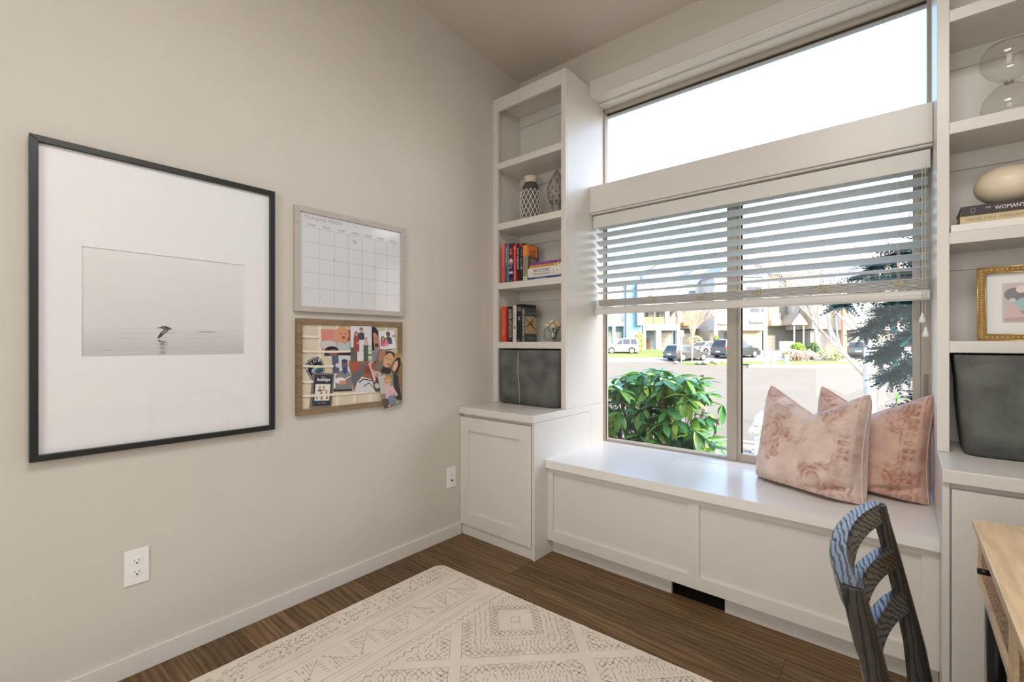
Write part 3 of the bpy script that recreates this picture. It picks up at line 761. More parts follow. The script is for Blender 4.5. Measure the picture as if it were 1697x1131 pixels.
photo('photograph', 'tilted photo of a toddler in a pink sweater hanging over the oak frame', PH['girl'], 0.0264, pt_girl)
# police patch
PATCH = [(1.011, 1.089), (1.013, 1.100), (1.029, 1.117), (1.052, 1.130), (1.075, 1.134), (1.090, 1.120), (1.102, 1.097), (1.108, 1.064), (1.075, 1.043), (1.043, 1.030), (1.020, 1.064)]
t = thing('cloth_patch', 'black shield-shaped patch reading POLICE behind the ribbon', 'patch', (0.0142, 1.06, 1.03))
m = MB(); m.prism(PATCH, lambda a, c, q: (q, a, c), 0.0142, 0.0154); m.build('backing', pm((26, 27, 36)), t)
p = Print((0.0154, 1.0, 1.0), (0, 0.12, 0), (0, 0, 0.14), (1, 0, 0), 0.00008)
cxp, czp = 1.058, 1.084
def inset(k): return [((cxp + (a - cxp) * k - 1.0) / 0.12, (czp + (c - czp) * k - 1.0) / 0.14) for a, c in PATCH]
p.poly(inset(0.93), (214, 214, 216)); p.poly(inset(0.88), (26, 27, 36))
for ch, y_, z_, r in zip('POLICE', (1.023, 1.031, 1.043, 1.0535, 1.064, 1.078), (1.080, 1.094, 1.105, 1.112, 1.116, 1.117), (1.0, 0.85, 0.6, 0.42, 0.3, 0.1)):
    p.text(ch, (y_ - 1) / 0.12, (z_ - 1) / 0.14, 0.0125, (222, 222, 224), w=0.0085 if ch != 'I' else 0.003, rot=r, bold=0.02)
p.poly([((a - 1) / 0.12, (c - 1) / 0.14) for a, c in [(1.040, 1.062), (1.050, 1.086), (1.070, 1.096), (1.092, 1.092), (1.099, 1.066), (1.072, 1.052)]], (150, 172, 196))
p.poly([((a - 1) / 0.12, (c - 1) / 0.14) for a, c in [(1.052, 1.064), (1.070, 1.080), (1.096, 1.088), (1.099, 1.068), (1.075, 1.055)]], (50, 104, 70))
p.poly([((a - 1) / 0.12, (c - 1) / 0.14) for a, c in [(1.062, 1.060), (1.076, 1.072), (1.097, 1.074), (1.099, 1.066), (1.075, 1.054)]], (40, 62, 110))
p.build('print', t)
photo('holiday_card', 'dark holiday greeting card with script lettering at lower left of memo board', PH['card'], 0.0158, pt_card, 'card', (150, 140, 128))
# ================================================================== books
M_PAGES = mat('book_pages', S(214, 204, 184), 0.8, var=0.06, vscale=90, stretch=(6, 1, 1))
def book_up(label, x0, x1, h, depth, col, zs, ys=2.335, paint=None, cover=None, tilt=0.0, rnd=0.0):
    t = thing('book', label, 'book', ((x0 + x1) / 2, ys, zs), rot=(0, tilt, 0))
    w = (x1 - x0) - 0.0008; a, c = -w / 2, w / 2; k = 0.0022
    m = MB()
    m.box(a, a + k, 0.001, depth, 0, h); m.box(c - k, c, 0.001, depth, 0, h)
    n = 6; pts = [(a + w * i / n, -0.004 * rnd * sin(pi * i / n)) for i in range(n + 1)]
    m.prism(pts + [(q, r + 0.0022) for q, r in pts[::-1]], lambda u, v, q: (u, v, q), 0, h)
    m.build('cover', pm(col, 0.42), t, local=True)
    BX('pages', M_PAGES, t, a + k, c - k, 0.003, depth - 0.003, 0.003, h - 0.003, 0, local=True)
    if paint:
        p = Print((a, -0.0042 * rnd - 0.0002, 0), (w, 0, 0), (0, 0, h), (0, -1, 0), 0.00008); paint(p, w, h)
        o = p.build('spine_print', None); o.parent = t
    if cover:
        p = Print((c, 0.001, 0), (0, depth - 0.001, 0), (0, 0, h), (1, 0, 0), 0.00008); cover(p, depth, h)
        o = p.build('cover_print', None); o.parent = t
    return t
def down(p, txt, a, b, length, hgt, col, bold=0.0, shear=0.0):
    p.text(txt, a, b, hgt, col, w=length, rot=-pi / 2, bold=bold, shear=shear)
Z2 = 1.6025
def pa(p, w, h): p.rect(0, 0.88, 1, 1, (214, 108, 98)); p.ell(0.5, 0.92, 0.35, 0.045, (232, 150, 138)); p.ell(0.5, 0.92, 0.22, 0.028, (206, 92, 80)); p.rect(0, 0, 1, 0.62, (206, 86, 66)); down(p, 'THE FAMILY DINNER', 0.55, 0.66, 0.12, 0.010, (240, 176, 160)); down(p, 'COOK', 0.5, 0.08, 0.02, 0.008, (238, 170, 150))
book_up('coral red upright book, first from the wall on the third shelf up', 0.056, 0.088, 0.268, 0.17, (208, 92, 76), Z2, paint=pa)
def pb(p, w, h): down(p, 'WISDOM OF WOLVES', 0.42, 0.72, 0.10, 0.012, (206, 214, 222), 0.01); down(p, 'ATLAS', 0.42, 0.52, 0.05, 0.010, (150, 176, 200)); p.rect(0.84, 0, 1, 1, (150, 166, 180))
book_up('slate blue upright book with a pale edge on the third shelf up', 0.0885, 0.1205, 0.261, 0.17, (58, 88, 122), Z2, paint=pb)
def pc(p, w, h):
    p.rect(0, 0.62, 1, 0.95, (110, 22, 34)); p.text('1-1', 0.5, 0.80, 0.020, (220, 212, 210), w=0.026, rot=-pi / 2, bold=0.02); p.text('TO', 0.5, 0.74, 0.010, (220, 212, 210), w=0.022)
    p.ell(0.5, 0.53, 0.4, 0.09, (206, 198, 196)); p.ell(0.52, 0.46, 0.3, 0.05, (140, 110, 104)); p.ell(0.45, 0.51, 0.12, 0.015, (40, 34, 44)); p.text('12', 0.42, 0.38, 0.012, (226, 222, 222), w=0.020, bold=0.02); p.rect(0.12, 0.22, 0.9, 0.28, (200, 204, 216)); p.text('SCORES', 0.5, 0.05, 0.005, (190, 194, 206), w=0.022)
book_up('thick navy and maroon upright book with a pale portrait on its spine', 0.121, 0.1625, 0.257, 0.17, (26, 32, 72), Z2, paint=pc)
def pd(p, w, h): p.ell(0.45, 0.90, 0.3, 0.03, (240, 180, 170)); down(p, 'THE RED NOTEBOOK STORIES', 0.5, 0.60, 0.12, 0.008, (244, 196, 180)); down(p, 'ANDERSEN PRESS', 0.5, 0.2, 0.075, 0.008, (240, 214, 206))
book_up('bright red narrow upright book beside the navy portrait book', 0.163, 0.1885, 0.247, 0.17, (196, 46, 48), Z2, paint=pd)
def pe(p, w, h): p.rect(0, 0, 1, 0.25, (78, 18, 24)); down(p, 'DO NOT GO GENTLE NOW', 0.5, 0.60, 0.14, 0.013, (206, 200, 202), 0.02)
book_up('black upright book with bold white spine letters and dark red foot', 0.189, 0.2145, 0.248, 0.18, (30, 22, 26), Z2, paint=pe)
def pf(p, w, h): p.rect(0, 0.92, 1, 1, (168, 38, 44)); down(p, 'MOON', 0.5, 0.77, 0.045, 0.009, (150, 160, 166)); down(p, 'NIGHT HUNTERS', 0.45, 0.46, 0.08, 0.010, (176, 182, 186)); p.text('A', 0.7, 0.35, 0.014, (226, 226, 230), w=0.010)
def pf2(p, d, h): p.rect(0, 0, 1, 1, (22, 24, 40)); p.rect(0, 0, 1, 0.60, (214, 202, 198)); p.text('R', 0.80, 0.88, 0.012, (216, 214, 220), w=0.018); p.text('Tess Hollow', 0.80, 0.78, 0.008, (206, 204, 210), w=0.03); p.text('ROADS', 0.80, 0.70, 0.008, (206, 204, 210), w=0.03)
book_up('black book with a red head band, half hidden by the orange-topped book', 0.215, 0.2445, 0.246, 0.168, (24, 22, 26), Z2, paint=pf, cover=pf2)
def pg(p, w, h): p.rect(0, 0.70, 1, 1, (222, 136, 62)); p.rect(0.1, 0.02, 0.85, 0.11, (228, 222, 212)); p.ell(0.45, 0.06, 0.16, 0.02, (40, 34, 30)); down(p, 'RIVER OF GODS AND GRASS', 0.55, 0.42, 0.11, 0.009, (112, 100, 84))
def pg2(p, d, h):
    p.rect(0, 0, 1, 0.70, (108, 98, 88)); p.rect(0, 0.70, 1, 1, (222, 136, 62)); p.text('GODS', 0.48, 0.79, 0.040, (146, 58, 36), w=0.062, bold=0.02); p.ell(0.5, 0.5, 0.28, 0.12, (150, 140, 126)); p.ell(0.6, 0.46, 0.14, 0.09, (76, 68, 66)); p.ell(0.28, 0.45, 0.12, 0.10, (66, 60, 56)); p.rect(0.7, 0.3, 0.9, 0.62, (128, 118, 104)); p.rect(0.1, 0.25, 0.2, 0.6, (140, 130, 112))
book_up('paperback with orange top and grey street scene cover, last upright on its shelf', 0.245, 0.2845, 0.230, 0.105, (150, 138, 116), Z2, paint=pg, cover=pg2, rnd=0.5)

def book_flat(label, x0, x1, z0, h, y0, depth, col, paint, rnd=0.0):
    t = thing('book', label, 'book', ((x0 + x1) / 2, y0 + depth / 2, z0))
    k = min(0.002, h * 0.12); m = MB()
    m.box(x0, x1, y0 + 0.001, y0 + depth, z0, z0 + k); m.box(x0, x1, y0 + 0.001, y0 + depth, z0 + h - k, z0 + h)
    n = 6; pts = [(-0.006 * rnd * sin(pi * i / n), z0 + h * i / n) for i in range(n + 1)]
    m.prism(pts + [(q + 0.0025, r) for q, r in pts[::-1]], lambda u, v, q: (q, y0 + u, v), x0, x1)
    m.build('cover', pm(col, 0.42), t)
    BX('pages', M_PAGES, t, x0 + 0.003, x1 - 0.003, y0 + 0.003, y0 + depth - 0.003, z0 + k, z0 + h - k, 0)
    p = Print((x0, y0 - 0.0061 * rnd - 0.0002, z0), (x1 - x0, 0, 0), (0, 0, h), (0, -1, 0), 0.00008); paint(p, x1 - x0, h); p.build('spine_print', t)
    return t
book_flat('thin blue book lying at the bottom of the book stack', 0.290, 0.552, Z2, 0.015, 2.338, 0.17, (34, 62, 112), lambda p, w, h: (p.text('CRAFTSMAN GARDEN HOME', 0.36, 0.5, 0.007, (196, 206, 222), w=0.09), p.text('9', 0.87, 0.5, 0.007, (200, 208, 220))))
def pm1(p, w, h): p.text('MAYO CLINIC', 0.43, 0.66, 0.021, (60, 60, 68), w=0.132); p.text('FAMILY HEALTH BOOK', 0.43, 0.30, 0.011, (128, 96, 92), w=0.128); p.ell(0.08, 0.5, 0.02, 0.1, (176, 178, 184)); p.text('Second Edition', 0.77, 0.5, 0.006, (130, 146, 130), w=0.034, rot=pi / 2); p.ell(0.88, 0.5, 0.014, 0.07, (60, 64, 80))
book_flat('thick white health book lying flat, lettered MAYO CLINIC', 0.287, 0.548, Z2 + 0.0155, 0.059, 2.336, 0.18, (216, 212, 208), pm1, 0.9)
book_flat('yellow ochre paperback lying flat on the thick white book', 0.298, 0.540, Z2 + 0.0750, 0.016, 2.338, 0.16, (208, 158, 74), lambda p, w, h: (p.text("DR. KOSTOS' A CHANGING BIBLE", 0.42, 0.5, 0.009, (140, 62, 42), w=0.16), p.rect(0.9, 0.05, 1, 0.95, (226, 220, 206)), p.ell(0.95, 0.5, 0.02, 0.25, (60, 52, 48))))
book_flat('purple paperback lying on top of the book stack', 0.305, 0.536, Z2 + 0.0915, 0.017, 2.338, 0.15, (134, 74, 138), lambda p, w, h: (p.text('THREE COINS WONDER', 0.25, 0.5, 0.007, (76, 30, 84), w=0.085), p.text('PRESSWORKS', 0.78, 0.5, 0.007, (76, 30, 84), w=0.05)))

Z1 = 1.2065
def ra(p, w, h): p.rect(0.72, 0, 1, 1, (178, 40, 48)); down(p, 'THUNDERSTRUCK', 0.45, 0.62, 0.15, 0.018, (226, 142, 78)); down(p, 'KOTS', 0.42, 0.27, 0.035, 0.018, (232, 168, 120), 0.01)
book_up('red and orange upright book on the lowest shelf, next to the wall', 0.056, 0.1095, 0.236, 0.17, (212, 72, 40), Z1, paint=ra, rnd=0.4)
def rb_(p, w, h): p.rect(0, 0, 0.22, 1, (84, 20, 26)); down(p, 'ALFRED HITCHCOCK', 0.55, 0.52, 0.19, 0.026, (206, 190, 168), 0.01); p.ell(0.5, 0.08, 0.14, 0.025, (96, 76, 70))
book_up('black upright book lettered ALFRED HITCHCOCK on the lowest shelf', 0.110, 0.1575, 0.236, 0.17, (30, 24, 26), Z1, paint=rb_, rnd=0.4)
def rc_(p, w, h): down(p, 'A SUPER BEING', 0.35, 0.72, 0.11, 0.012, (70, 66, 66), 0.01); p.poly([(0.2, 0.36), (0.8, 0.37), (0.5, 0.47)], (54, 52, 52)); down(p, 'Life with rockets', 0.5, 0.22, 0.07, 0.007, (130, 124, 120))
book_up('white narrow upright book on the lowest shelf', 0.158, 0.1885, 0.240, 0.17, (212, 206, 198), Z1, paint=rc_)
def rd(p, w, h): p.rect(0.2, 0.82, 0.78, 0.91, (132, 130, 134)); p.rect(0.3, 0.84, 0.68, 0.89, (70, 68, 74)); p.text('X', 0.45, 0.62, 0.022, (190, 188, 192), w=0.018, bold=0.03); p.rect(0.15, 0.03, 0.5, 0.06, (120, 118, 122))
book_up('tall black upright book behind the aeroplane book', 0.189, 0.2395, 0.246, 0.150, (20, 20, 26), Z1, paint=rd)
def re_(p, w, h): p.rect(0.05, 0.82, 0.95, 0.94, (140, 140, 136)); down(p, 'SPECIALIST FLYING', 0.5, 0.48, 0.13, 0.010, (206, 206, 200), 0.01); p.rect(0.1, 0.02, 0.9, 0.12, (110, 114, 112))
def re2(p, d, h):
    p.rect(0, 0, 1, 1, (70, 74, 72)); p.poly([(0, 0.78), (1, 0.84), (1, 0.88), (0, 0.82)], (96, 100, 98)); p.rect(0.03, 0.24, 1.0, 0.72, (186, 158, 116)); p.rect(0.05, 0.725, 0.8, 0.745, (206, 202, 190)); p.ell(0.5, 0.1, 0.4, 0.05, (98, 104, 102))
    p.poly([(0.06, 0.66), (0.10, 0.68), (0.48, 0.51), (0.95, 0.31), (0.93, 0.34), (0.50, 0.57), (0.44, 0.56)], (48, 32, 30)); p.poly([(0.04, 0.42), (0.08, 0.41), (0.48, 0.52), (0.66, 0.60), (0.68, 0.70), (0.64, 0.70), (0.60, 0.62), (0.40, 0.54)], (48, 32, 30)); p.poly([(0.56, 0.58), (0.76, 0.60), (0.75, 0.62), (0.58, 0.61)], (48, 32, 30)); p.ell(0.24, 0.57, 0.05, 0.02, (48, 32, 30)); p.text('WINGS OVER WATER', 0.5, 0.29, 0.005, (140, 96, 62), w=0.06)
book_up('grey book with an aeroplane on its tan cover', 0.240, 0.2615, 0.222, 0.128, (86, 90, 88), Z1, ys=2.331, paint=re_, cover=re2)

# ================================================================== left bookcase ornaments
def vase_lattice():
    c = (0.236, 2.425, 2.0035)
    t = thing('ceramic_vase', 'dark ceramic vase with a raised white diamond lattice and pale neck', 'vase', c)
    prof = [(0.001, 0), (0.058, 0), (0.064, 0.006), (0.0665, 0.05), (0.068, 0.12), (0.067, 0.175), (0.062, 0.205), (0.052, 0.235), (0.0415, 0.256), (0.040, 0.262)]
    MB().lathe(prof, (0, 0, 0), 48).build('body', mat('charcoal_ceramic', S(74, 72, 74), 0.5, var=0.2, vscale=60), t, local=True)
    MB().lathe([(0.0395, 0.258), (0.043, 0.262), (0.044, 0.29), (0.0435, 0.300), (0.041, 0.302), (0.037, 0.300), (0.0365, 0.262), (0.030, 0.255)], (0, 0, 0), 40).build('neck', mat('bisque_neck', S(206, 192, 172), 0.6), t, local=True)
    def rad(z):
        for (r0, z0), (r1, z1) in zip(prof[1:-1], prof[2:]):
            if z0 <= z <= z1 and z1 > z0: return r0 + (r1 - r0) * (z - z0) / (z1 - z0)
        return 0.05
    NS = 14; zt = 0.208; m = MB(); m2 = MB()
    for k in range(NS):
        for s in (1, -1):
            pts = []
            for i in range(25):
                z = 0.004 + (zt - 0.004) * i / 24; q = 2 * pi * k / NS + s * (z - zt) / 0.0585 * pi / NS * 2
                r = rad(z) + 0.0010; pts.append((r * cos(q), r * sin(q), z))
            m.tube(pts, 0.0026, 5)
        for j in range(7):
            zc = zt - 0.0293 - j * 0.0293
            if zc < 0.02: continue
            q = 2 * pi * k / NS + (0 if j % 2 == 0 else pi / NS)
            r0 = rad(zc) + 0.0004
            pts = [((rad(zc + dz) + 0.0006) * cos(q), (rad(zc + dz) + 0.0006) * sin(q), zc + dz) for dz in (-0.013, 0, 0.013)]
            m2.tube(pts, [0.0008, 0.0022, 0.0008], 5)
    m.build('lattice', mat('raised_white_glaze', S(224, 216, 208), 0.5), t, local=True)
    tag(m2.build('grey_lozenges', mat('grey_glaze', S(142, 134, 130), 0.5), t, local=True), kind='stuff')
vase_lattice()
def artichoke():
    t = thing('artichoke_ornament', 'grey-washed ceramic artichoke on a foot beside the lattice vase', 'ornament', (0.428, 2.455, 2.0035))
    MA = mat('greywash_ceramic', S(150, 140, 136), 0.6, var=0.25, vscale=45)
    MB().lathe([(0.001, 0), (0.036, 0), (0.038, 0.008), (0.030, 0.022), (0.026, 0.045), (0.034, 0.066), (0.036, 0.074), (0.02, 0.08)], (0, 0, 0), 28).build('foot', MA, t, local=True)
    R = lambda z: 0.060 * max(0.02, sin(pi * min(1, (z / 0.24) ** 0.85))) ** 0.75
    MB().lathe([(max(0.001, R(z) - 0.006), 0.066 + z * 0.97) for z in [0.24 * i / 16 for i in range(17)]], (0, 0, 0), 28).build('core', mat('artichoke_core', S(96, 86, 84), 0.7), t, local=True)
    for ring in range(8):
        zc = 0.012 + ring * 0.028; n = 9 if ring < 5 else 7 if ring < 7 else 5
        for k in range(n):
            q = 2 * pi * (k + 0.5 * (ring % 2)) / n; w = 2 * pi * R(zc + 0.012) / n * 0.5
            rows = []
            for i in range(4):
                u = i / 3; z = zc + 0.046 * u; rr = R(min(0.235, z)) + 0.0045 * (1 - u) + 0.001 + 0.003 * u
                ww = w * (0.75, 1.0, 0.8, 0.12)[i]
                rows.append((rr, ww, z))
            vs = []
            for rr, ww, z in rows:
                for s in (-1, 0, 1):
                    r2 = rr - (0.003 if s else 0)
                    vs.append((r2 * cos(q) - s * ww * sin(q), r2 * sin(q) + s * ww * cos(q), 0.066 + z * 0.97))
            fs = [(i * 3 + j, i * 3 + j + 1, (i + 1) * 3 + j + 1, (i + 1) * 3 + j) for i in range(3) for j in range(2)]
            MB().add(vs, fs, 0, True).build('bract', MA, t, local=True)
artichoke()
def flowers():
    t = thing('rose_vase', 'low glass vase of cream roses on the lowest bookcase shelf', 'flower vase', (0.432, 2.42, 1.2065))
    MG = clear_glass('vase_glass', (0.93, 0.96, 0.94), 1.5)
    MB().lathe([(0.001, 0.0), (0.055, 0.0), (0.066, 0.008), (0.070, 0.03), (0.068, 0.06), (0.064, 0.085), (0.062, 0.085), (0.066, 0.058), (0.067, 0.03), (0.062, 0.012), (0.001, 0.008)], (0, 0, 0), 32).build('glass', MG, t, local=True)
    MGR = mat('rose_stem_green', S(66, 84, 44), 0.6, var=0.3, vscale=40); rr = random.Random(5)
    MC = [mat('rose_cream', S(236, 218, 184), 0.6), mat('rose_blush', S(226, 188, 140), 0.6)]
    spots = [(-0.045, -0.01, 0.105, 0), (-0.012, -0.01, 0.128, 0), (0.0, 0.03, 0.122, 0), (0.048, -0.02, 0.108, 1), (0.03, 0.02, 0.104, 0), (0.012, -0.03, 0.100, 0)]
    for x, y_, z, mi in spots:
        MB().tube([(x * 0.2, y_ * 0.2, 0.012), (x * 0.5, y_ * 0.5, 0.06), (x, y_, z - 0.012)], 0.0022, 6).build('stem', MGR, t, local=True)
        fl = MB()
        for lay, (n, r, hh) in enumerate(((3, 0.008, 0.026), (5, 0.014, 0.022), (5, 0.019, 0.016))):
            for k in range(n):
                q = 2 * pi * k / n + lay * 0.5; vs = []
                for i in range(4):
                    u = i / 3
                    for s in (-1, 0, 1):
                        aa = q + s * (1.1 / n * 2.2) * (0.6 + 0.5 * u); rad_ = r * (0.35 + 0.65 * sin(u * 1.7))
                        vs.append((x + rad_ * cos(aa), y_ + rad_ * sin(aa), z - 0.012 + hh * u - (0.002 if s else 0)))
                fl.add(vs, [(i * 3 + j, i * 3 + j + 1, (i + 1) * 3 + j + 1, (i + 1) * 3 + j) for i in range(3) for j in range(2)], 0, True)
        fl.build('rose', MC[mi], t, local=True)
    for k in range(26):
        q = rr.uniform(0, 2 * pi); r0 = rr.uniform(0.01, 0.05); z0 = rr.uniform(0.015, 0.095); l = rr.uniform(0.02, 0.035)
        if z0 > 0.08: r0 *= 1.1
        d = Vector((cos(q), sin(q), rr.uniform(0.1, 0.9))).normalized(); s = d.cross(Vector((0, 0, 1))).normalized() * l * 0.28; b0 = Vector((r0 * 0.7 * cos(q), r0 * 0.7 * sin(q), z0))
        e = b0 + d * l
        if math.hypot(e.x, e.y) > 0.058 and e.z < 0.09: continue
        MB().add([b0, b0 + d * l * 0.5 + s, e, b0 + d * l * 0.5 - s], [(0, 1, 2, 3)]).build('leaf', MGR, t, local=True)
flowers()

# ================================================================== storage bins
M_FELT = mat('charcoal_washed_leather', S(72, 75, 72), 0.75, var=0.35, vscale=9, bump=0.35, bscale=45, col2=S(104, 107, 103))
def rbox(w, d, r, n=6):
    pts = []
    for cx_, cy_, a0 in ((w / 2 - r, d / 2 - r, 0), (-w / 2 + r, d / 2 - r, pi / 2), (-w / 2 + r, -d / 2 + r, pi), (w / 2 - r, -d / 2 + r, 3 * pi / 2)):
        for i in range(n + 1):
            q = a0 + pi / 2 * i / n; pts.append((cx_ + r * cos(q), cy_ + r * sin(q)))
    return pts
def bin_(label, x0, x1, y0, y1, z0, h, taper, r, seam_x=None, hem=True):
    c = ((x0 + x1) / 2, (y0 + y1) / 2, z0)
    t = thing('storage_bin', label, 'storage bin', c)
    W, D = x1 - x0, y1 - y0; m = MB(); vs = []; levels = [(0.0, -0.010), (0.010, 0), (0.25, 0), (0.5, 0.0015), (0.75, 0.001), (0.985, 0), (1.0, -0.002)]
    N_ = None
    for u, e in levels:
        k = 1 - taper * (1 - u)
        ring_ = rbox(W * k + 2 * e, D * k + 2 * e, r)
        N_ = len(ring_)
        for i, (a, b_) in enumerate(ring_): vs.append((a + 0.002 * sin(u * 9 + a * 20), b_ + 0.0015 * sin(u * 7 + a * 25), h * u + 0.0012))
    for u, e in ((0.995, -0.008), (0.1, -0.008)):
        k = 1 - taper * (1 - u)
        for a, b_ in rbox(W * k + 2 * e, D * k + 2 * e, r): vs.append((a, b_, h * u))
    fs = []
    L_ = len(levels) + 2
    for l in range(L_ - 1):
        for i in range(N_): fs.append((l * N_ + i, l * N_ + (i + 1) % N_, (l + 1) * N_ + (i + 1) % N_, (l + 1) * N_ + i))
    fs.append(tuple(range(N_))[::-1]); fs.append(tuple((L_ - 1) * N_ + i for i in range(N_)))
    m.add(vs, fs, 0, True); m.build('body', M_FELT, t, local=True)
    if hem:
        s = MB(); k = 1 - taper * 0.055; rr = rbox(W * k + 0.003, D * k + 0.003, r, 10); ring3 = []
        for a, b_ in rr: ring3.append((a, b_, h * 0.945))
        ring3.append(ring3[0])
        for (p0, p1) in zip(ring3[:-1], ring3[1:]):
            A_, B_ = Vector(p0), Vector(p1); n = max(1, int((B_ - A_).length / 0.008))
            for i in range(n): s.tube([A_.lerp(B_, (i + 0.15) / n), A_.lerp(B_, (i + 0.75) / n)], 0.0007, 4)
        tag(s.build('stitching', mat('grey_thread', S(128, 128, 122), 0.7), t, local=True), kind='stuff')
    if seam_x is not None:
        pts = []
        for i in range(13):
            u = 0.01 + 0.97 * i / 12; k = 1 - taper * (1 - u)
            pts.append((seam_x - c[0] + 0.012 * (1 - u) + 0.003 * sin(u * 8), -D * k / 2 - 0.0025, h * u))
        MB().tube(pts, 0.0019, 5).build('seam', mat('pale_seam', S(186, 180, 168), 0.6), t, local=True)
    return t
bin_('dark grey soft bin with a pale vertical seam, left of the window', 0.047, 0.549, 2.293, 2.555, 0.801, 0.352, 0.05, 0.055, 0.235, hem=False)
bin_('dark grey tapered soft bin with a stitched hem, right of the window', 2.272, 2.758, 2.268, 2.555, 0.801, 0.355, 0.10, 0.05)

# ================================================================== right bookcase ornaments
def hourglass():
    t = thing('hourglass', 'large clear glass hourglass on the upper right shelf', 'hourglass', (2.418, 2.40, 2.0035))
    prof = [(0.062, 0.000), (0.066, 0.004), (0.073, 0.02), (0.074, 0.04), (0.068, 0.07), (0.053, 0.095), (0.030, 0.113), (0.012, 0.121), (0.009, 0.126), (0.012, 0.131), (0.030, 0.139), (0.055, 0.158), (0.071, 0.185), (0.0745, 0.212), (0.071, 0.240), (0.060, 0.256), (0.03, 0.262), (0.001, 0.263)]
    MB().lathe(prof, (0, 0, 0), 40).build('glass', clear_glass('hourglass_glass', (0.95, 0.95, 0.94), 1.65), t, local=True)
    MB().lathe([(0.0105, 0.122), (0.0125, 0.124), (0.0125, 0.128), (0.0105, 0.130)], (0, 0, 0), 20).build('collar', mat('smoky_glass', S(150, 148, 140), 0.1), t, local=True)
    sd = MB().lathe([(0.0, 0.045), (0.02, 0.036), (0.05, 0.016), (0.066, 0.008), (0.06, 0.003), (0.0, 0.003)], (0, 0, 0), 28); sd.build('sand', mat('pale_sand', S(214, 212, 202), 0.9, bump=0.3, bscale=400), t, local=True)
hourglass()
tag(BX('flat_box', mat('white_card', (0.80, 0.79, 0.77), 0.6), None, 2.2625, 2.62, 2.319, 2.55, 1.6025, 1.6285, 0.002), 'flat white box under the two books on the right shelf', 'box')
book_flat('sand-coloured book lettered WALKER EVANS under the dark bible', 2.288, 2.56, 1.629, 0.0285, 2.332, 0.19, (198, 180, 142), lambda p, w, h: p.text('WALKER EVANS  AMERICAN PHOTOGRAPHS', 0.45, 0.5, 0.0095, (134, 118, 88), w=0.215))
book_flat("dark brown book lettered THE WOMAN'S STUDY BIBLE under the stone egg", 2.290, 2.57, 1.6580, 0.033, 2.328, 0.20, (46, 34, 36), lambda p, w, h: (p.text("THE", 0.245, 0.62, 0.006, (214, 206, 204), w=0.013), p.text("WOMAN'S STUDY BIBLE", 0.60, 0.50, 0.014, (222, 214, 212), w=0.165, bold=0.01), p.ell(0.11, 0.5, 0.025, 0.3, (120, 104, 104)), p.ell(0.11, 0.5, 0.014, 0.2, (46, 34, 36)), p.text('NEW TRANSLATION', 0.82, 0.15, 0.004, (190, 180, 178), w=0.05)))
def egg():
    m = MB(); n = 40; k = 26; vs = []; fs = []
    for i in range(k + 1):
        tt = pi * i / k
        for j in range(n):
            q = 2 * pi * j / n; x = -cos(tt); r = sin(tt) * (1 - 0.10 * x)
            vs.append((0.096 * x, 0.068 * r * cos(q), 0.068 * r * sin(q)))
    for i in range(k):
        for j in range(n): fs.append((i * n + j, i * n + (j + 1) % n, (i + 1) * n + (j + 1) % n, (i + 1) * n + j))
    m.add(vs, fs, 0, True)
    o = m.build('stone_egg', mat('cream_marble', S(216, 202, 178), 0.38, var=0.12, vscale=6, bump=0.03))
    o.location = (2.424, 2.41, 1.7655); o.rotation_euler = (0, radians(4), radians(-12))
    tag(o, 'cream stone egg resting on two books on the right shelf', 'ornament')
egg()
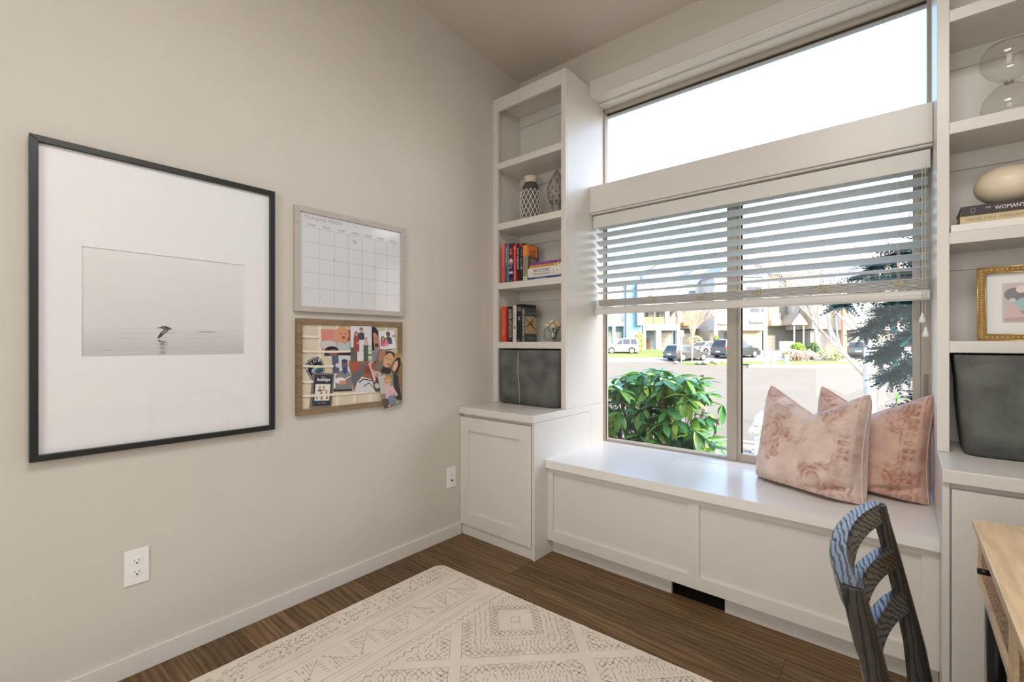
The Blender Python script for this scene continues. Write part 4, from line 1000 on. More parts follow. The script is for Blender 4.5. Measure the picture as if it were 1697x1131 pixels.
def gold_frame():
    t = thing('photo_frame', 'small gold beaded photo frame on the right shelf above the bin', 'photo frame', (2.455, 2.37, 1.2082), rot=(radians(-3), 0, 0))
    w, h, b_ = 0.238, 0.262, 0.021; m = MB()
    o = [(-w / 2, 0), (w / 2, 0), (w / 2, h), (-w / 2, h)]; i = [(-w / 2 + b_, b_), (w / 2 - b_, b_), (w / 2 - b_, h - b_), (-w / 2 + b_, h - b_)]
    for k in range(4):
        j = (k + 1) % 4; m.prism([o[k], o[j], i[j], i[k]], lambda a, c, q: (a, q, c), -0.010, 0.010)
    MGD = mat('antique_gold', S(128, 98, 52), 0.42, 0.7, var=0.2, vscale=50)
    m.build('frame', MGD, t, 0.001, local=True)
    e = MB()
    for k in range(4):
        p0, p1 = Vector((o[k][0], -0.0095, o[k][1])), Vector((o[(k + 1) % 4][0], -0.0095, o[(k + 1) % 4][1])); e.tube([p0, p1], 0.0022, 6)
        p0, p1 = Vector((i[k][0], -0.0095, i[k][1])), Vector((i[(k + 1) % 4][0], -0.0095, i[(k + 1) % 4][1])); e.tube([p0, p1], 0.0018, 6)
    e.build('edge_bead', mat('bright_gold', S(214, 186, 130), 0.3, 0.8), t, local=True)
    MBD = mat('pearl_gold', S(232, 208, 158), 0.28, 0.6); bead = MB().ell((0, 0, 0), (0.0042, 0.0035, 0.0028), 8, 6).mesh('bead', MBD); beadh = MB().ell((0, 0, 0), (0.0028, 0.0035, 0.0042), 8, 6).mesh('bead', MBD)
    nv, nh = 27, 17
    for k in range(nv + 1):
        for s in (-1, 1):
            q = bpy.data.objects.new('bead', bead); COL.objects.link(q); q.parent = t; q.location = (s * (w / 2 - b_ / 2), -0.0105, b_ / 2 + (h - b_) * k / nv)
    for k in range(1, nh):
        for zz in (b_ / 2, h - b_ / 2):
            q = bpy.data.objects.new('bead', beadh); COL.objects.link(q); q.parent = t; q.location = (-w / 2 + b_ / 2 + (w - b_) * k / nh, -0.0105, zz)
    BX('mat_board', mat('frame_mat_white', (0.82, 0.82, 0.81), 0.6), t, -w / 2 + b_, w / 2 - b_, 0.002, 0.006, b_, h - b_, 0, local=True)
    p = Print((-0.052, 0.0018, 0.066), (0.104, 0, 0), (0, 0, 0.134), (0, -1, 0), 0.0001)
    p.rect(-0.05, -0.03, 1.05, 1.03, (206, 203, 200)); p.rect(0, 0, 1, 1, (206, 190, 192)); p.rect(0, 0, 1, 0.14, (190, 164, 162)); p.ell(0.26, 0.72, 0.26, 0.18, (128, 124, 130)); p.poly([(0.2, 0.5), (0.4, 0.62), (0.9, 0.68), (1, 0.5), (1, 0.28), (0.7, 0.22), (0.45, 0.3)], (164, 196, 196)); p.ell(0.75, 0.5, 0.14, 0.07, (130, 152, 158)); p.ell(0.55, 0.24, 0.32, 0.06, (160, 156, 156)); p.ell(0.4, 0.85, 0.12, 0.1, (232, 216, 216)); p.poly([(0, 0.1), (0.1, 0.45), (0.35, 0.3), (0.5, 0.12)], (216, 186, 188)); p.ell(0.2, 0.57, 0.08, 0.05, (210, 214, 214))
    o = p.build('print', None); o.parent = t
    BX('glass', M_PICGLASS, t, -w / 2 + b_, w / 2 - b_, -0.003, -0.0018, b_, h - b_, 0, local=True)
gold_frame()
# ================================================================== pillows
def noise2(x, y, s=0):
    return (math.sin(x * 12.9898 + y * 78.233 + s * 37.7) * 43758.5453) % 1.0
def vnoise(x, y, s=0):
    xi, yi = math.floor(x), math.floor(y); fx, fy = x - xi, y - yi
    fx = fx * fx * (3 - 2 * fx); fy = fy * fy * (3 - 2 * fy)
    a = noise2(xi, yi, s); b_ = noise2(xi + 1, yi, s); c = noise2(xi, yi + 1, s); d = noise2(xi + 1, yi + 1, s)
    return a + (b_ - a) * fx + (c - a) * fy + (a - b_ - c + d) * fx * fy
def fbm(x, y, s=0):
    return 0.5 * vnoise(x, y, s) + 0.3 * vnoise(x * 2.1, y * 2.1, s + 1) + 0.2 * vnoise(x * 4.3, y * 4.3, s + 2)
def motif(u, v, s):
    """worn printed ornament, 0..1, on the front of a pillow; u, v in -1..1"""
    k = 0.0
    def medal(cu, cv, R, lob, ph):
        x, y_ = u - cu, v - cv; r = math.hypot(x, y_); q = atan2(y_, x)
        Rr = R * (1 + 0.22 * cos(lob * q + ph))
        if r > Rr: return 0.0
        lines = 0.40 + 0.6 * (0.5 + 0.5 * sin(r / R * 21)) * (0.35 + 0.65 * abs(sin(lob * q * 1.5 + r * 18)))
        return lines * (1.0 if r > 0.16 * Rr else 0.45)
    k = max(k, medal(-0.52, 0.02, 0.36, 6, 0.4), medal(-0.44, 0.36, 0.20, 5, 1), medal(-0.48, -0.36, 0.20, 5, 2), medal(-0.12, -0.02, 0.13, 4, 0), medal(0.06, -0.02, 0.14, 4, 0.8))
    k = max(k, medal(0.50, 0.62, 0.26, 5, 0), medal(0.62, 0.36, 0.20, 4, 1), medal(0.42, -0.72, 0.30, 5, 0.5), medal(0.70, -0.52, 0.18, 4, 1), medal(-0.75, 0.86, 0.26, 5, 0))
    if 0.66 < u < 0.92:                        # border band of blocks beside the edge
        f = ((v + 1) * 7.5) % 1.0; g = (u - 0.66) / 0.26
        edge = 1.0 if (g < 0.10 or g > 0.90) else 0.0
        blk = 0.85 if (0.22 < f < 0.78 and 0.24 < g < 0.76 and not (0.4 < f < 0.6 and 0.42 < g < 0.58)) else 0.15
        k = max(k, edge * 0.7, blk)
    if v > 0.80: k = max(k, 0.55 if (((u + 1) * 9) % 1) < 0.55 else 0.15)
    if v < -0.86: k = max(k, 0.5 if (((u + 1) * 9) % 1) < 0.5 else 0.2)
    wear = max(0.0, min(1.0, (fbm(u * 5 + s * 9, v * 5, s) - 0.26) * 2.6))
    fine = 0.55 + 0.9 * (fbm(u * 34, v * 34, s + 5) - 0.35)
    return max(0.0, min(1.0, k * wear * fine * 1.2))
def pillow_mat(name, base, ink):
    m = bpy.data.materials.new(name); m.use_nodes = True; nt = m.node_tree; N = nt.nodes; L = nt.links; p = N['Principled BSDF']
    at = N.new('ShaderNodeAttribute'); at.attribute_name = 'ornament'
    mx = N.new('ShaderNodeMix'); mx.data_type = 'RGBA'
    tc = N.new('ShaderNodeTexCoord'); nz = N.new('ShaderNodeTexNoise'); nz.inputs['Scale'].default_value = 14; nz.inputs['Detail'].default_value = 6
    L.new(tc.outputs['Object'], nz.inputs[0])
    rp = N.new('ShaderNodeValToRGB'); rp.color_ramp.elements[0].position = 0.3; rp.color_ramp.elements[1].position = 0.7
    rp.color_ramp.elements[0].color = (*[c * 0.86 for c in base], 1); rp.color_ramp.elements[1].color = (*[min(1, c * 1.12) for c in base], 1)
    L.new(nz.outputs[0], rp.inputs[0]); L.new(rp.outputs[0], mx.inputs[6]); mx.inputs[7].default_value = (*ink, 1); L.new(at.outputs['Fac'], mx.inputs[0])
    L.new(mx.outputs[2], p.inputs['Base Color']); p.inputs['Roughness'].default_value = 0.9
    p.inputs['Sheen Weight'].default_value = 0.35; p.inputs['Sheen Roughness'].default_value = 0.4
    n2 = N.new('ShaderNodeTexNoise'); n2.inputs['Scale'].default_value = 260; L.new(tc.outputs['Object'], n2.inputs[0])
    bp = N.new('ShaderNodeBump'); bp.inputs['Strength'].default_value = 0.25; bp.inputs['Distance'].default_value = 0.002; L.new(n2.outputs[0], bp.inputs['Height']); L.new(bp.outputs[0], p.inputs['Normal'])
    return m
def pillow(label, loc, rot, S_, T_, chop, chop_u, m, seed, lean=0.0):
    t = thing('throw_pillow', label, 'pillow', loc, rot=rot)
    n = 130
    def pt(u, v, side):
        au, av = abs(u), abs(v)
        cor = (au * av) ** 7
        x = u * (1 - 0.085 * (1 - v * v) * au ** 3 - (0.05 if v > 0 else -0.01) * cor); z = v * (1 - (0.05 if v < 0 else 0.02) * (1 - u * u) * av ** 3 - (0.05 if v > 0 else 0.0) * cor)
        top = max(0.0, (v + 0.45) / 1.45)
        V = max(0.0, 1 - abs(u - chop_u) / (1 + abs(chop_u))); V = V ** 1.1 * (1.15 - 0.15 * V)
        z -= chop * top ** 1.9 * V
        env = ((1 - u ** 4) ** 0.42) * ((1 - v ** 4) ** 0.42)
        th = T_ * env * (1 - 0.18 * top * (1 - V)) * (1 - 0.14 * v)
        wr = 0.007 * sin(8 * u + 5 * v + seed) * top + 0.006 * sin(14 * (u - chop_u) * (1.3 - v)) * top * V + 0.012 * (fbm(u * 2.6 + seed, v * 2.6, seed) - 0.5) + 0.005 * (fbm(u * 7, v * 7, seed + 4) - 0.5)
        if side < 0:
            wr -= 0.032 * math.exp(-((v + 0.70 - 0.20 * (u - 0.6)) / 0.05) ** 2) * max(0.0, min(1.0, (u - 0.15) * 2.2))     # fold above the lower corner
            wr -= 0.010 * math.exp(-((u - 0.82 - 0.05 * sin(5 * v)) / 0.03) ** 2) * (1 - top * 0.4)                              # tuck beside the border
        wr -= 0.032 * top ** 2 * math.exp(-((u - chop_u) / 0.15) ** 2)
        y_ = side * (th * 0.5 + wr * env)
        zz = (z + 1) * S_ / 2 - 0.030 * env - 0.012
        return (x * S_ / 2, y_, zz if zz > 0.012 else 0.012 - 0.012 * math.tanh((0.012 - zz) / 0.012))     # weight settles flat on the seat
    def half(side):
        mb = MB(); mb.grid(lambda a, b_: pt(a * 2 - 1, b_ * 2 - 1, side), n, n); return mb
    mb = half(-1); nb = len(mb.v); mb2 = half(1); mb.add(mb2.v, mb2.f, 0, True)
    me = mb.mesh('cover', m)
    bm = bmesh.new(); bm.from_mesh(me); bmesh.ops.remove_doubles(bm, verts=bm.verts, dist=0.00012); bmesh.ops.recalc_face_normals(bm, faces=bm.faces); bm.to_mesh(me); bm.free()
    at = me.attributes.new('ornament', 'FLOAT', 'POINT')
    vals = []
    for v_ in me.vertices:
        # printed pattern follows the cloth: undo the outline to get back to u, v
        u = max(-1, min(1, v_.co.x / (S_ / 2))); w = max(-1, min(1, v_.co.z / (S_ / 2) - 1))
        vals.append(motif(u, w + 0.0, seed) if v_.co.y < 0.002 else 0.25 * motif(-u, w, seed + 3))
    at.data.foreach_set('value', vals)
    me.polygons.foreach_set('use_smooth', [True] * len(me.polygons)); me.update()
    o = bpy.data.objects.new('cover', me); COL.objects.link(o); o.parent = t
    # piped seam round the edge
    pts = []
    k = 40
    for a in range(k): pts.append(pt(-1 + 2 * a / k, -1, 0))
    for a in range(k): pts.append(pt(1, -1 + 2 * a / k, 0))
    for a in range(k): pts.append(pt(1 - 2 * a / k, 1, 0))
    for a in range(k + 1): pts.append(pt(-1, 1 - 2 * a / k, 0))
    MB().tube(pts, 0.0032, 6, caps=False).build('seam', m, t, local=True)
    return t
PINK1 = pillow_mat('dusty_pink_velvet', S(214, 192, 181), S(160, 106, 88))
PINK2 = pillow_mat('terracotta_pink_velvet', S(206, 172, 156), S(156, 96, 76))
pillow('pale dusty-pink patterned pillow standing in front, nearer the glass', (1.795, 2.452, 0.542), (radians(-9), 0, radians(-26)), 0.47, 0.235, 0.52, 0.0, PINK1, 1)
pillow('terracotta-pink patterned pillow against the right bookcase', (1.996, 2.614, 0.542), (radians(-9), 0, radians(-24)), 0.47, 0.205, 0.52, -0.02, PINK2, 2)

# ================================================================== chair
def blackwood(name='black_stained_ash', sc=(46, 9, 46), coat=1.0):
    m = bpy.data.materials.new(name); m.use_nodes = True; nt = m.node_tree; N = nt.nodes; L = nt.links; p = N['Principled BSDF']
    tc = N.new('ShaderNodeTexCoord'); mp = N.new('ShaderNodeMapping'); mp.inputs['Scale'].default_value = sc; L.new(tc.outputs['Object'], mp.inputs[0])
    w = N.new('ShaderNodeTexWave'); w.bands_direction = 'DIAGONAL'; w.inputs['Scale'].default_value = 1.5; w.inputs['Distortion'].default_value = 5.5; w.inputs['Detail'].default_value = 4; w.inputs['Detail Scale'].default_value = 1.4
    L.new(mp.outputs[0], w.inputs[0])
    nz = N.new('ShaderNodeTexNoise'); nz.inputs['Scale'].default_value = 14; nz.inputs['Detail'].default_value = 5; L.new(mp.outputs[0], nz.inputs[0])
    ml = N.new('ShaderNodeMath'); ml.operation = 'MULTIPLY'; L.new(w.outputs[0], ml.inputs[0]); L.new(nz.outputs[0], ml.inputs[1])
    r = N.new('ShaderNodeValToRGB'); r.color_ramp.elements[0].position = 0.05; r.color_ramp.elements[0].color = (0.010, 0.009, 0.008, 1); r.color_ramp.elements[1].position = 0.24; r.color_ramp.elements[1].color = (0.026, 0.023, 0.019, 1)
    L.new(ml.outputs[0], r.inputs[0]); L.new(r.outputs[0], p.inputs['Base Color'])
    rr = N.new('ShaderNodeValToRGB'); rr.color_ramp.elements[0].position = 0.05; rr.color_ramp.elements[0].color = (0.85, 0.85, 0.85, 1); rr.color_ramp.elements[1].position = 0.2; rr.color_ramp.elements[1].color = (0.45, 0.45, 0.45, 1)
    L.new(ml.outputs[0], rr.inputs[0]); L.new(rr.outputs[0], p.inputs['Roughness'])
    sp = N.new('ShaderNodeMath'); sp.operation = 'MULTIPLY'; sp.inputs[1].default_value = 0.9
    bp = N.new('ShaderNodeBump'); bp.inputs['Strength'].default_value = 0.25; bp.inputs['Distance'].default_value = 0.001; L.new(ml.outputs[0], bp.inputs['Height']); L.new(bp.outputs[0], p.inputs['Normal'])
    cw = N.new('ShaderNodeMapRange'); cw.inputs[1].default_value = 0.04; cw.inputs[2].default_value = 0.18; L.new(ml.outputs[0], cw.inputs[0]); cw.inputs[3].default_value = 0.25 * coat; cw.inputs[4].default_value = coat; L.new(cw.outputs[0], p.inputs['Coat Weight']); p.inputs['Coat Roughness'].default_value = 0.24; p.inputs['Coat IOR'].default_value = 1.55
    p.inputs['Specular IOR Level'].default_value = 0.4
    return m
M_ASH = blackwood(); M_ASHP = blackwood('black_stained_ash_post', (40, 40, 5), 0.25)
ch = thing('dining_chair', 'black stained ladder-back wooden chair pulled up to the desk', 'chair', (2.30, 1.101, 0), rz=radians(-1.7))
def bar(mb, p0, p1, sx, sy, n=10, shape=None):
    """rounded post with an elliptical section between two points"""
    pts = [Vector(p0).lerp(Vector(p1), i / n) for i in range(n + 1)]; return pts
def post(y):
    # rear post: leans back above the seat, rakes back below it; x, z path with half widths
    path = [(-0.222, 0.832, .0150, .0185), (-0.200, 0.74, .0155, .0185), (-0.178, 0.64, .0165, .019), (-0.158, 0.54, .019, .0195), (-0.148, 0.46, .022, .020), (-0.152, 0.38, .020, .0195), (-0.172, 0.22, .017, .018), (-0.205, 0.0, .0135, .015)]
    m = MB(); n = 14; vs = []; fs = []
    for x, z, rx, ry in path:
        for k in range(n):
            q = 2 * pi * k / n; cx_, sx_ = cos(q), sin(q); e = 0.62
            vs.append((x + rx * math.copysign(abs(cx_) ** e, cx_), y + ry * math.copysign(abs(sx_) ** e, sx_), z))
    for i in range(len(path) - 1):
        for k in range(n): fs.append((i * n + k, i * n + (k + 1) % n, (i + 1) * n + (k + 1) % n, (i + 1) * n + k))
    m.add(vs, fs, 0, True); m.add(vs[:n], [tuple(range(n))]); m.add(vs[-n:], [tuple(range(n))])
    return m.build('rear_post', M_ASHP, ch, local=True)
for y_ in (-0.237, 0.237): post(y_)
def bslat(ztop, h, xc, bow, th, over=0.0):
    m = MB(); n = 28; vs = []; fs = []; r = 0.004
    sec = [(-th / 2 + r, h), (th / 2 - r, h), (th / 2, h - r), (th / 2, r), (th / 2 - r, 0), (-th / 2 + r, 0), (-th / 2, r), (-th / 2, h - r)]
    for i in range(n + 1):
        u = -1 + 2 * i / n; y_ = u * (0.226 + over)
        xo = -bow * (1 - u * u) ** 0.9
        for a, c in sec: vs.append((xc + xo + a - 0.22 * (c - h), y_, ztop - h + c))
    k = len(sec)
    for i in range(n):
        for j in range(k): fs.append((i * k + j, i * k + (j + 1) % k, (i + 1) * k + (j + 1) % k, (i + 1) * k + j))
    m.add(vs, fs, 0, False); m.f.append(tuple(range(k))); m.mi.append(0); m.sm.append(False); m.f.append(tuple(n * k + j for j in range(k))); m.mi.append(0); m.sm.append(False)
    return m.build('back_slat', M_ASH, ch, local=True)
bslat(0.834, 0.041, -0.222, 0.038, 0.030, 0.020); bslat(0.742, 0.041, -0.202, 0.038, 0.027); bslat(0.652, 0.041, -0.182, 0.038, 0.026)
m = MB(); prof = rbox(0.42, 0.46, 0.04, 5)
m.prism(prof, lambda a, c, q: (a + 0.055, c, q), 0.435, 0.462); m.build('seat', M_ASH, ch, 0.006, local=True)
for y_ in (-0.205, 0.205): MB().tube([(0.225, y_, 0.435), (0.235, y_ * 1.03, 0.0)], [0.019, 0.014], 12).build('front_leg', M_ASHP, ch, local=True)
m = MB(); m.box(-0.13, 0.22, -0.222, -0.200, 0.375, 0.434); m.box(-0.13, 0.22, 0.200, 0.222, 0.375, 0.434); m.box(0.205, 0.225, -0.2, 0.2, 0.375, 0.434); m.box(-0.15, -0.13, -0.21, 0.21, 0.375, 0.434)
m.build('apron', M_ASH, ch, 0.003, local=True)

# ================================================================== desk
M_OAK = mat('pale_oak', S(206, 180, 146), 0.45, var=0.16, vscale=7, stretch=(9, 1.0, 9), bump=0.06, bscale=60)
def cane_mat():
    m = bpy.data.materials.new('woven_cane'); m.use_nodes = True; nt = m.node_tree; N = nt.nodes; L = nt.links; p = N['Principled BSDF']
    tc = N.new('ShaderNodeTexCoord'); v = N.new('ShaderNodeTexVoronoi'); v.inputs['Scale'].default_value = 190; L.new(tc.outputs['Object'], v.inputs[0])
    r = N.new('ShaderNodeValToRGB'); r.color_ramp.elements[0].position = 0.15; r.color_ramp.elements[0].color = (*S(214, 178, 128), 1); r.color_ramp.elements[1].position = 0.62; r.color_ramp.elements[1].color = (*S(128, 88, 50), 1)
    L.new(v.outputs[0], r.inputs[0]); L.new(r.outputs[0], p.inputs['Base Color']); p.inputs['Roughness'].default_value = 0.6
    bp = N.new('ShaderNodeBump'); bp.inputs['Strength'].default_value = 0.8; bp.inputs['Distance'].default_value = 0.002; bp.invert = True; L.new(v.outputs[0], bp.inputs['Height']); L.new(bp.outputs[0], p.inputs['Normal'])
    return m
M_CANE = cane_mat()
dk = thing('writing_desk', 'pale oak desk with woven cane drawer fronts at the right edge', 'desk', (2.53, 0.96, 0))
BX('desktop', M_OAK, dk, 2.262, 2.80, 0.30, 1.622, 0.742, 0.762, 0.002)
m = MB(); m.box(2.30, 2.795, 0.315, 1.61, 0.715, 0.741); m.box(2.30, 2.795, 0.315, 1.61, 0.612, 0.622); m.box(2.30, 2.795, 1.598, 1.61, 0.622, 0.715); m.box(2.30, 2.795, 0.315, 0.327, 0.622, 0.715); m.box(2.783, 2.795, 0.327, 1.598, 0.622, 0.715)
m.build('case', M_OAK, dk)
for ya, yb in ((0.318, 0.722), (0.730, 1.134), (1.146, 1.607)):
    m = MB(); f = 0.020
    m.box(2.270, 2.2995, ya, yb, 0.614, 0.614 + f); m.box(2.270, 2.2995, ya, yb, 0.740 - f, 0.740); m.box(2.270, 2.2995, ya, ya + f, 0.614 + f, 0.740 - f); m.box(2.270, 2.2995, yb - f, yb, 0.614 + f, 0.740 - f)
    d = m.build('drawer', M_OAK, dk)
    BX('cane_panel', M_CANE, d, 2.276, 2.284, ya + f, yb - f, 0.614 + f, 0.740 - f, 0)
    MB().tube([(2.2495, (ya + yb) / 2, 0.7195), (2.2705, (ya + yb) / 2, 0.7195)], 0.0062, 14).build('pull', M_BLACKMETAL, d)
for x, y_ in ((2.30, 0.345), (2.30, 1.58), (2.765, 0.345), (2.765, 1.58)):
    MB().tube([(x, y_, 0.612), (x, y_, 0.0)], [0.020, 0.012], 12).build('leg', M_BLACKMETAL, dk)

# ================================================================== rug
RX0, RX1, RY0 = 0.228, 1.98, -0.75
def ry1(x): return 1.648 + 0.033 * (x - 0.236)
rg = thing('area_rug', 'ivory tufted rug with a grey-brown diamond and zigzag pattern', 'rug', (1.1, 0.45, 0))
m = MB(); out = []
r_ = random.Random(2)
def edge(a, b_, n):
    for i in range(n):
        u = i / n; out.append((a[0] + (b_[0] - a[0]) * u + r_.uniform(-.0012, .0012), a[1] + (b_[1] - a[1]) * u + r_.uniform(-.0012, .0012)))
edge((RX0 + 0.012, RY0), (RX1, RY0), 30); edge((RX1, RY0), (RX1, ry1(RX1) - 0.02), 40)
edge((RX1 - 0.02, ry1(RX1)), (RX0 + 0.045, ry1(RX0)), 90); edge((RX0 + 0.035, ry1(RX0) - 0.002), (RX0 + 0.004, ry1(RX0) - 0.022), 3); edge((RX0, ry1(RX0) - 0.035), (RX0 - 0.010, 0.5), 50); edge((RX0 - 0.010, 0.5), (RX0 + 0.012, RY0), 30)
m.prism(out, lambda a, c, q: (a, c, q), 0.0004, 0.0115)
M_RUG = mat('ivory_wool_pile', S(210, 200, 187, 1.25), 0.95, var=0.06, vscale=5, bump=0.8, bscale=420)
m.build('pile', M_RUG, rg, 0.004)
ST = MB()
rr = random.Random(11)
ZR = 0.0119
def inside(x, y_): return RX0 + 0.006 < x < RX1 - 0.01 and RY0 + 0.01 < y_ < ry1(x) - 0.010
def stroke(pts, w=0.0032):
    for (x0, y0), (x1, y1) in zip(pts[:-1], pts[1:]):
        if not (inside(x0, y0) and inside(x1, y1)): continue
        dx, dy = x1 - x0, y1 - y0; l = math.hypot(dx, dy)
        if l < 1e-5: continue
        ww = w * rr.uniform(0.6, 1.25) / 2; nx, ny = -dy / l * ww, dx / l * ww
        k = 0 if rr.random() < 0.62 else 1
        ST.add([(x0 + nx, y0 + ny, ZR), (x0 - nx, y0 - ny, ZR), (x1 - nx, y1 - ny, ZR), (x1 + nx, y1 + ny, ZR)], [(0, 1, 2, 3)], k)
def longline(x, gap=0.06):
    y_ = RY0 + 0.02
    while y_ < 1.72:
        l = rr.uniform(0.05, 0.13)
        if rr.random() > gap: stroke([(x + rr.uniform(-.0012, .0012), y_), (x + rr.uniform(-.0012, .0012), y_ + l)], 0.0026)
        y_ += l + rr.uniform(0.0, 0.006)
J = lambda s: rr.uniform(-s, s)
for x in (0.243, 0.366, 0.386, 0.430, 0.574, 0.592, 0.634, 0.650): longline(x, 0.05 if x > 0.25 else 0.35)
y_ = RY0
while y_ < 1.7:                                        # outer band: loose zigzags
    for xc in (0.268, 0.300, 0.334):
        if rr.random() < 0.86:
            k = rr.choice((0, 1, 2)); a = 0.013
            if k == 0: stroke([(xc - a + J(.003), y_ + J(.004)), (xc + J(.003), y_ + 0.014 + J(.004)), (xc + a + J(.003), y_ + J(.004)), (xc + a * 0.4, y_ + 0.012)])
            elif k == 1: stroke([(xc - a, y_ + 0.010 + J(.004)), (xc - a * .3, y_ - 0.008), (xc + a * .4, y_ + 0.010), (xc + a, y_ - 0.006 + J(.004))])
            else: stroke([(xc - a * .5, y_ - 0.012), (xc + a * .7, y_ - 0.004), (xc - a * .6, y_ + 0.006), (xc + a * .6, y_ + 0.014)])
    y_ += 0.0245
y_ = RY0 + 0.02; side = 0
while y_ < 1.7:                                        # band of hatched triangles
    for i in range(6):
        u = i / 5; yy = y_ + 0.012 + i * 0.0125; L_ = 0.105 * (1 - u) + 0.01
        xa = 0.448 if side == 0 else 0.560 - L_
        n = max(1, int(L_ / 0.022))
        for k in range(n):
            if rr.random() < 0.85: stroke([(xa + L_ * k / n + 0.002, yy + J(.003)), (xa + L_ * (k + 0.85) / n, yy + 0.003 + J(.003))])
    stroke([(0.448, y_), (0.560, y_ + 0.098)] if side else [(0.560, y_), (0.448, y_ + 0.098)], 0.002)
    for i in range(5): stroke([(0.47 + i * 0.018, y_ + 0.080 + J(.003)), (0.474 + i * 0.018, y_ + 0.096 + J(.003))])
    y_ += 0.106; side = 1 - side
pts = []
y_ = RY0
while y_ < 1.7: pts += [(0.672 + J(.002), y_), (0.688 + J(.002), y_ + 0.017 + J(.003))]; y_ += 0.034
stroke(pts, 0.0030)
D_ = 0.35
def field(x, y_): return x > 0.700 and inside(x, y_)
def fstroke(pts, w=0.003):
    for a, b_ in zip(pts[:-1], pts[1:]):
        if field(*a) and field(*b_): stroke([a, b_], w)
def sidept(cx_, cy_, rho, s, u):                      # point on side s (0..3) of an L1 diamond of radius rho
    V = [(rho, 0), (0, rho), (-rho, 0), (0, -rho)]; a, b_ = V[s], V[(s + 1) % 4]
    return (cx_ + a[0] + (b_[0] - a[0]) * u, cy_ + a[1] + (b_[1] - a[1]) * u)
def wave(cx_, cy_, rho, amp, per, w=0.0028, keep=0.95):
    L_ = rho * sqrt(2); n = max(4, int(L_ / per * 2))
    for s in range(4):
        nx, ny = [(1, 1), (-1, 1), (-1, -1), (1, -1)][s]; k = amp / sqrt(2); pts = []
        for i in range(n + 1):
            x, y_ = sidept(cx_, cy_, rho, s, i / n); q = (1 if i % 2 else -1) * k * rr.uniform(0.5, 1.3); pts.append((x + nx * q, y_ + ny * q))
        for a, b_ in zip(pts[:-1], pts[1:]):
            if rr.random() < keep: fstroke([a, b_], w)
def hatch(cx_, cy_, rho, wid, per, ang):
    L_ = rho * sqrt(2); n = max(4, int(L_ / per))
    for s in range(4):
        for i in range(n):
            x, y_ = sidept(cx_, cy_, rho + J(.004), s, (i + 0.5) / n); q = ang + J(.25); l = wid * rr.uniform(0.35, 0.65)
            if rr.random() < 0.93: fstroke([(x - cos(q) * l, y_ - sin(q) * l), (x + cos(q) * l, y_ + sin(q) * l)], 0.0028)
def outline(cx_, cy_, rho, keep=0.9):
    L_ = rho * sqrt(2); n = max(4, int(L_ / 0.03))
    for s in range(4):
        for i in range(n):
            if rr.random() < keep: fstroke([sidept(cx_ + J(.001), cy_ + J(.001), rho, s, i / n), sidept(cx_ + J(.001), cy_ + J(.001), rho, s, (i + 1) / n)], 0.0024)
for i in range(-1, 3):
    for j in range(-1, 4):
        for off in (0, 1):
            cx_ = 0.861 + 0.7 * i + 0.35 * off; cy_ = 1.52 - 0.7 * j - 0.35 * off
            if cx_ < 0.35 or cx_ > 2.3 or cy_ < -1.1 or cy_ > 2.0: continue
            outline(cx_, cy_, 0.318); wave(cx_, cy_, 0.298, 0.012, 0.026); wave(cx_, cy_, 0.276, 0.013, 0.024); hatch(cx_, cy_, 0.243, 0.018, 0.0145, 2.45); hatch(cx_, cy_, 0.211, 0.017, 0.015, 2.2); hatch(cx_, cy_, 0.180, 0.016, 0.015, 2.6)
            outline(cx_, cy_, 0.152); wave(cx_, cy_, 0.137, 0.011, 0.022); wave(cx_, cy_, 0.118, 0.010, 0.022); hatch(cx_, cy_, 0.106, 0.010, 0.014, 2.4); outline(cx_, cy_, 0.026, 1)
tag(ST.build('woven_pattern', [mat('rug_brown_yarn', S(160, 148, 132, 1.1), 0.95), mat('rug_grey_yarn', S(178, 167, 152, 1.1), 0.95)], rg, recalc=False), kind='stuff')
# ================================================================== the street outside (r along the picture's right, d away from the house)
RX_, RY_ = cos(TH), sin(TH); FX_, FY_ = -sin(TH), cos(TH)
def E(r, d, z=0.0): return (CAMX + r * RX_ + d * FX_, r * RY_ + d * FY_, z)
GZ = -0.6
def gz(d): return GZ if d < 44 else min(0.35, GZ + (d - 44) * 0.0864)
M_ASPH = mat('pale_asphalt', (0.138, 0.120, 0.094), 0.9, var=0.06, vscale=0.6)
M_CONC = mat('concrete', (0.30, 0.29, 0.28), 0.9, var=0.05, vscale=1.2)
M_YARD = mat('dry_yard', (0.20, 0.165, 0.125), 0.95, var=0.15, vscale=3)
M_LAWN = mat('lawn_green', (0.15, 0.24, 0.055), 0.95, var=0.35, vscale=1.5)
b = MB(); b.add([(-150, 2.9, GZ - 0.03), (150, 2.9, GZ - 0.03), (150, 190, GZ - 0.03), (-150, 190, GZ - 0.03)], [(0, 1, 2, 3)]); struct(b.build('street', M_ASPH))
BXs = lambda *a, **k: struct(BX(*a, **k))
BXs('front_yard', M_YARD, None, -14, 14, 2.875, 8.95, GZ - 0.2, GZ, 0)
BXs('kerb', M_CONC, None, -14, 14, 8.95, 9.12, GZ - 0.1, GZ + 0.03, 0)
b = MB(); vs = []; R0, R1 = -10, 80
for d in (43.5, 44, 55, 56, 110): vs += [E(R0, d, gz(d) - (0.02 if d < 44 else 0)), E(R1, d, gz(d) - (0.02 if d < 44 else 0))]
b.add(vs, [(2 * i, 2 * i + 1, 2 * i + 3, 2 * i + 2) for i in range(4)]); struct(b.build('driveway', M_CONC))
def lawn(name, poly, m=M_LAWN):
    b = MB(); n = len(poly)
    top = [E(r, d, gz(d) + 0.10) for r, d in poly]; bot = [E(r, d, gz(d) - 0.1) for r, d in poly]
    b.add(top + bot, [tuple(range(n))] + [(i, (i + 1) % n, n + (i + 1) % n, n + i) for i in range(n)]); return struct(b.build(name, m))
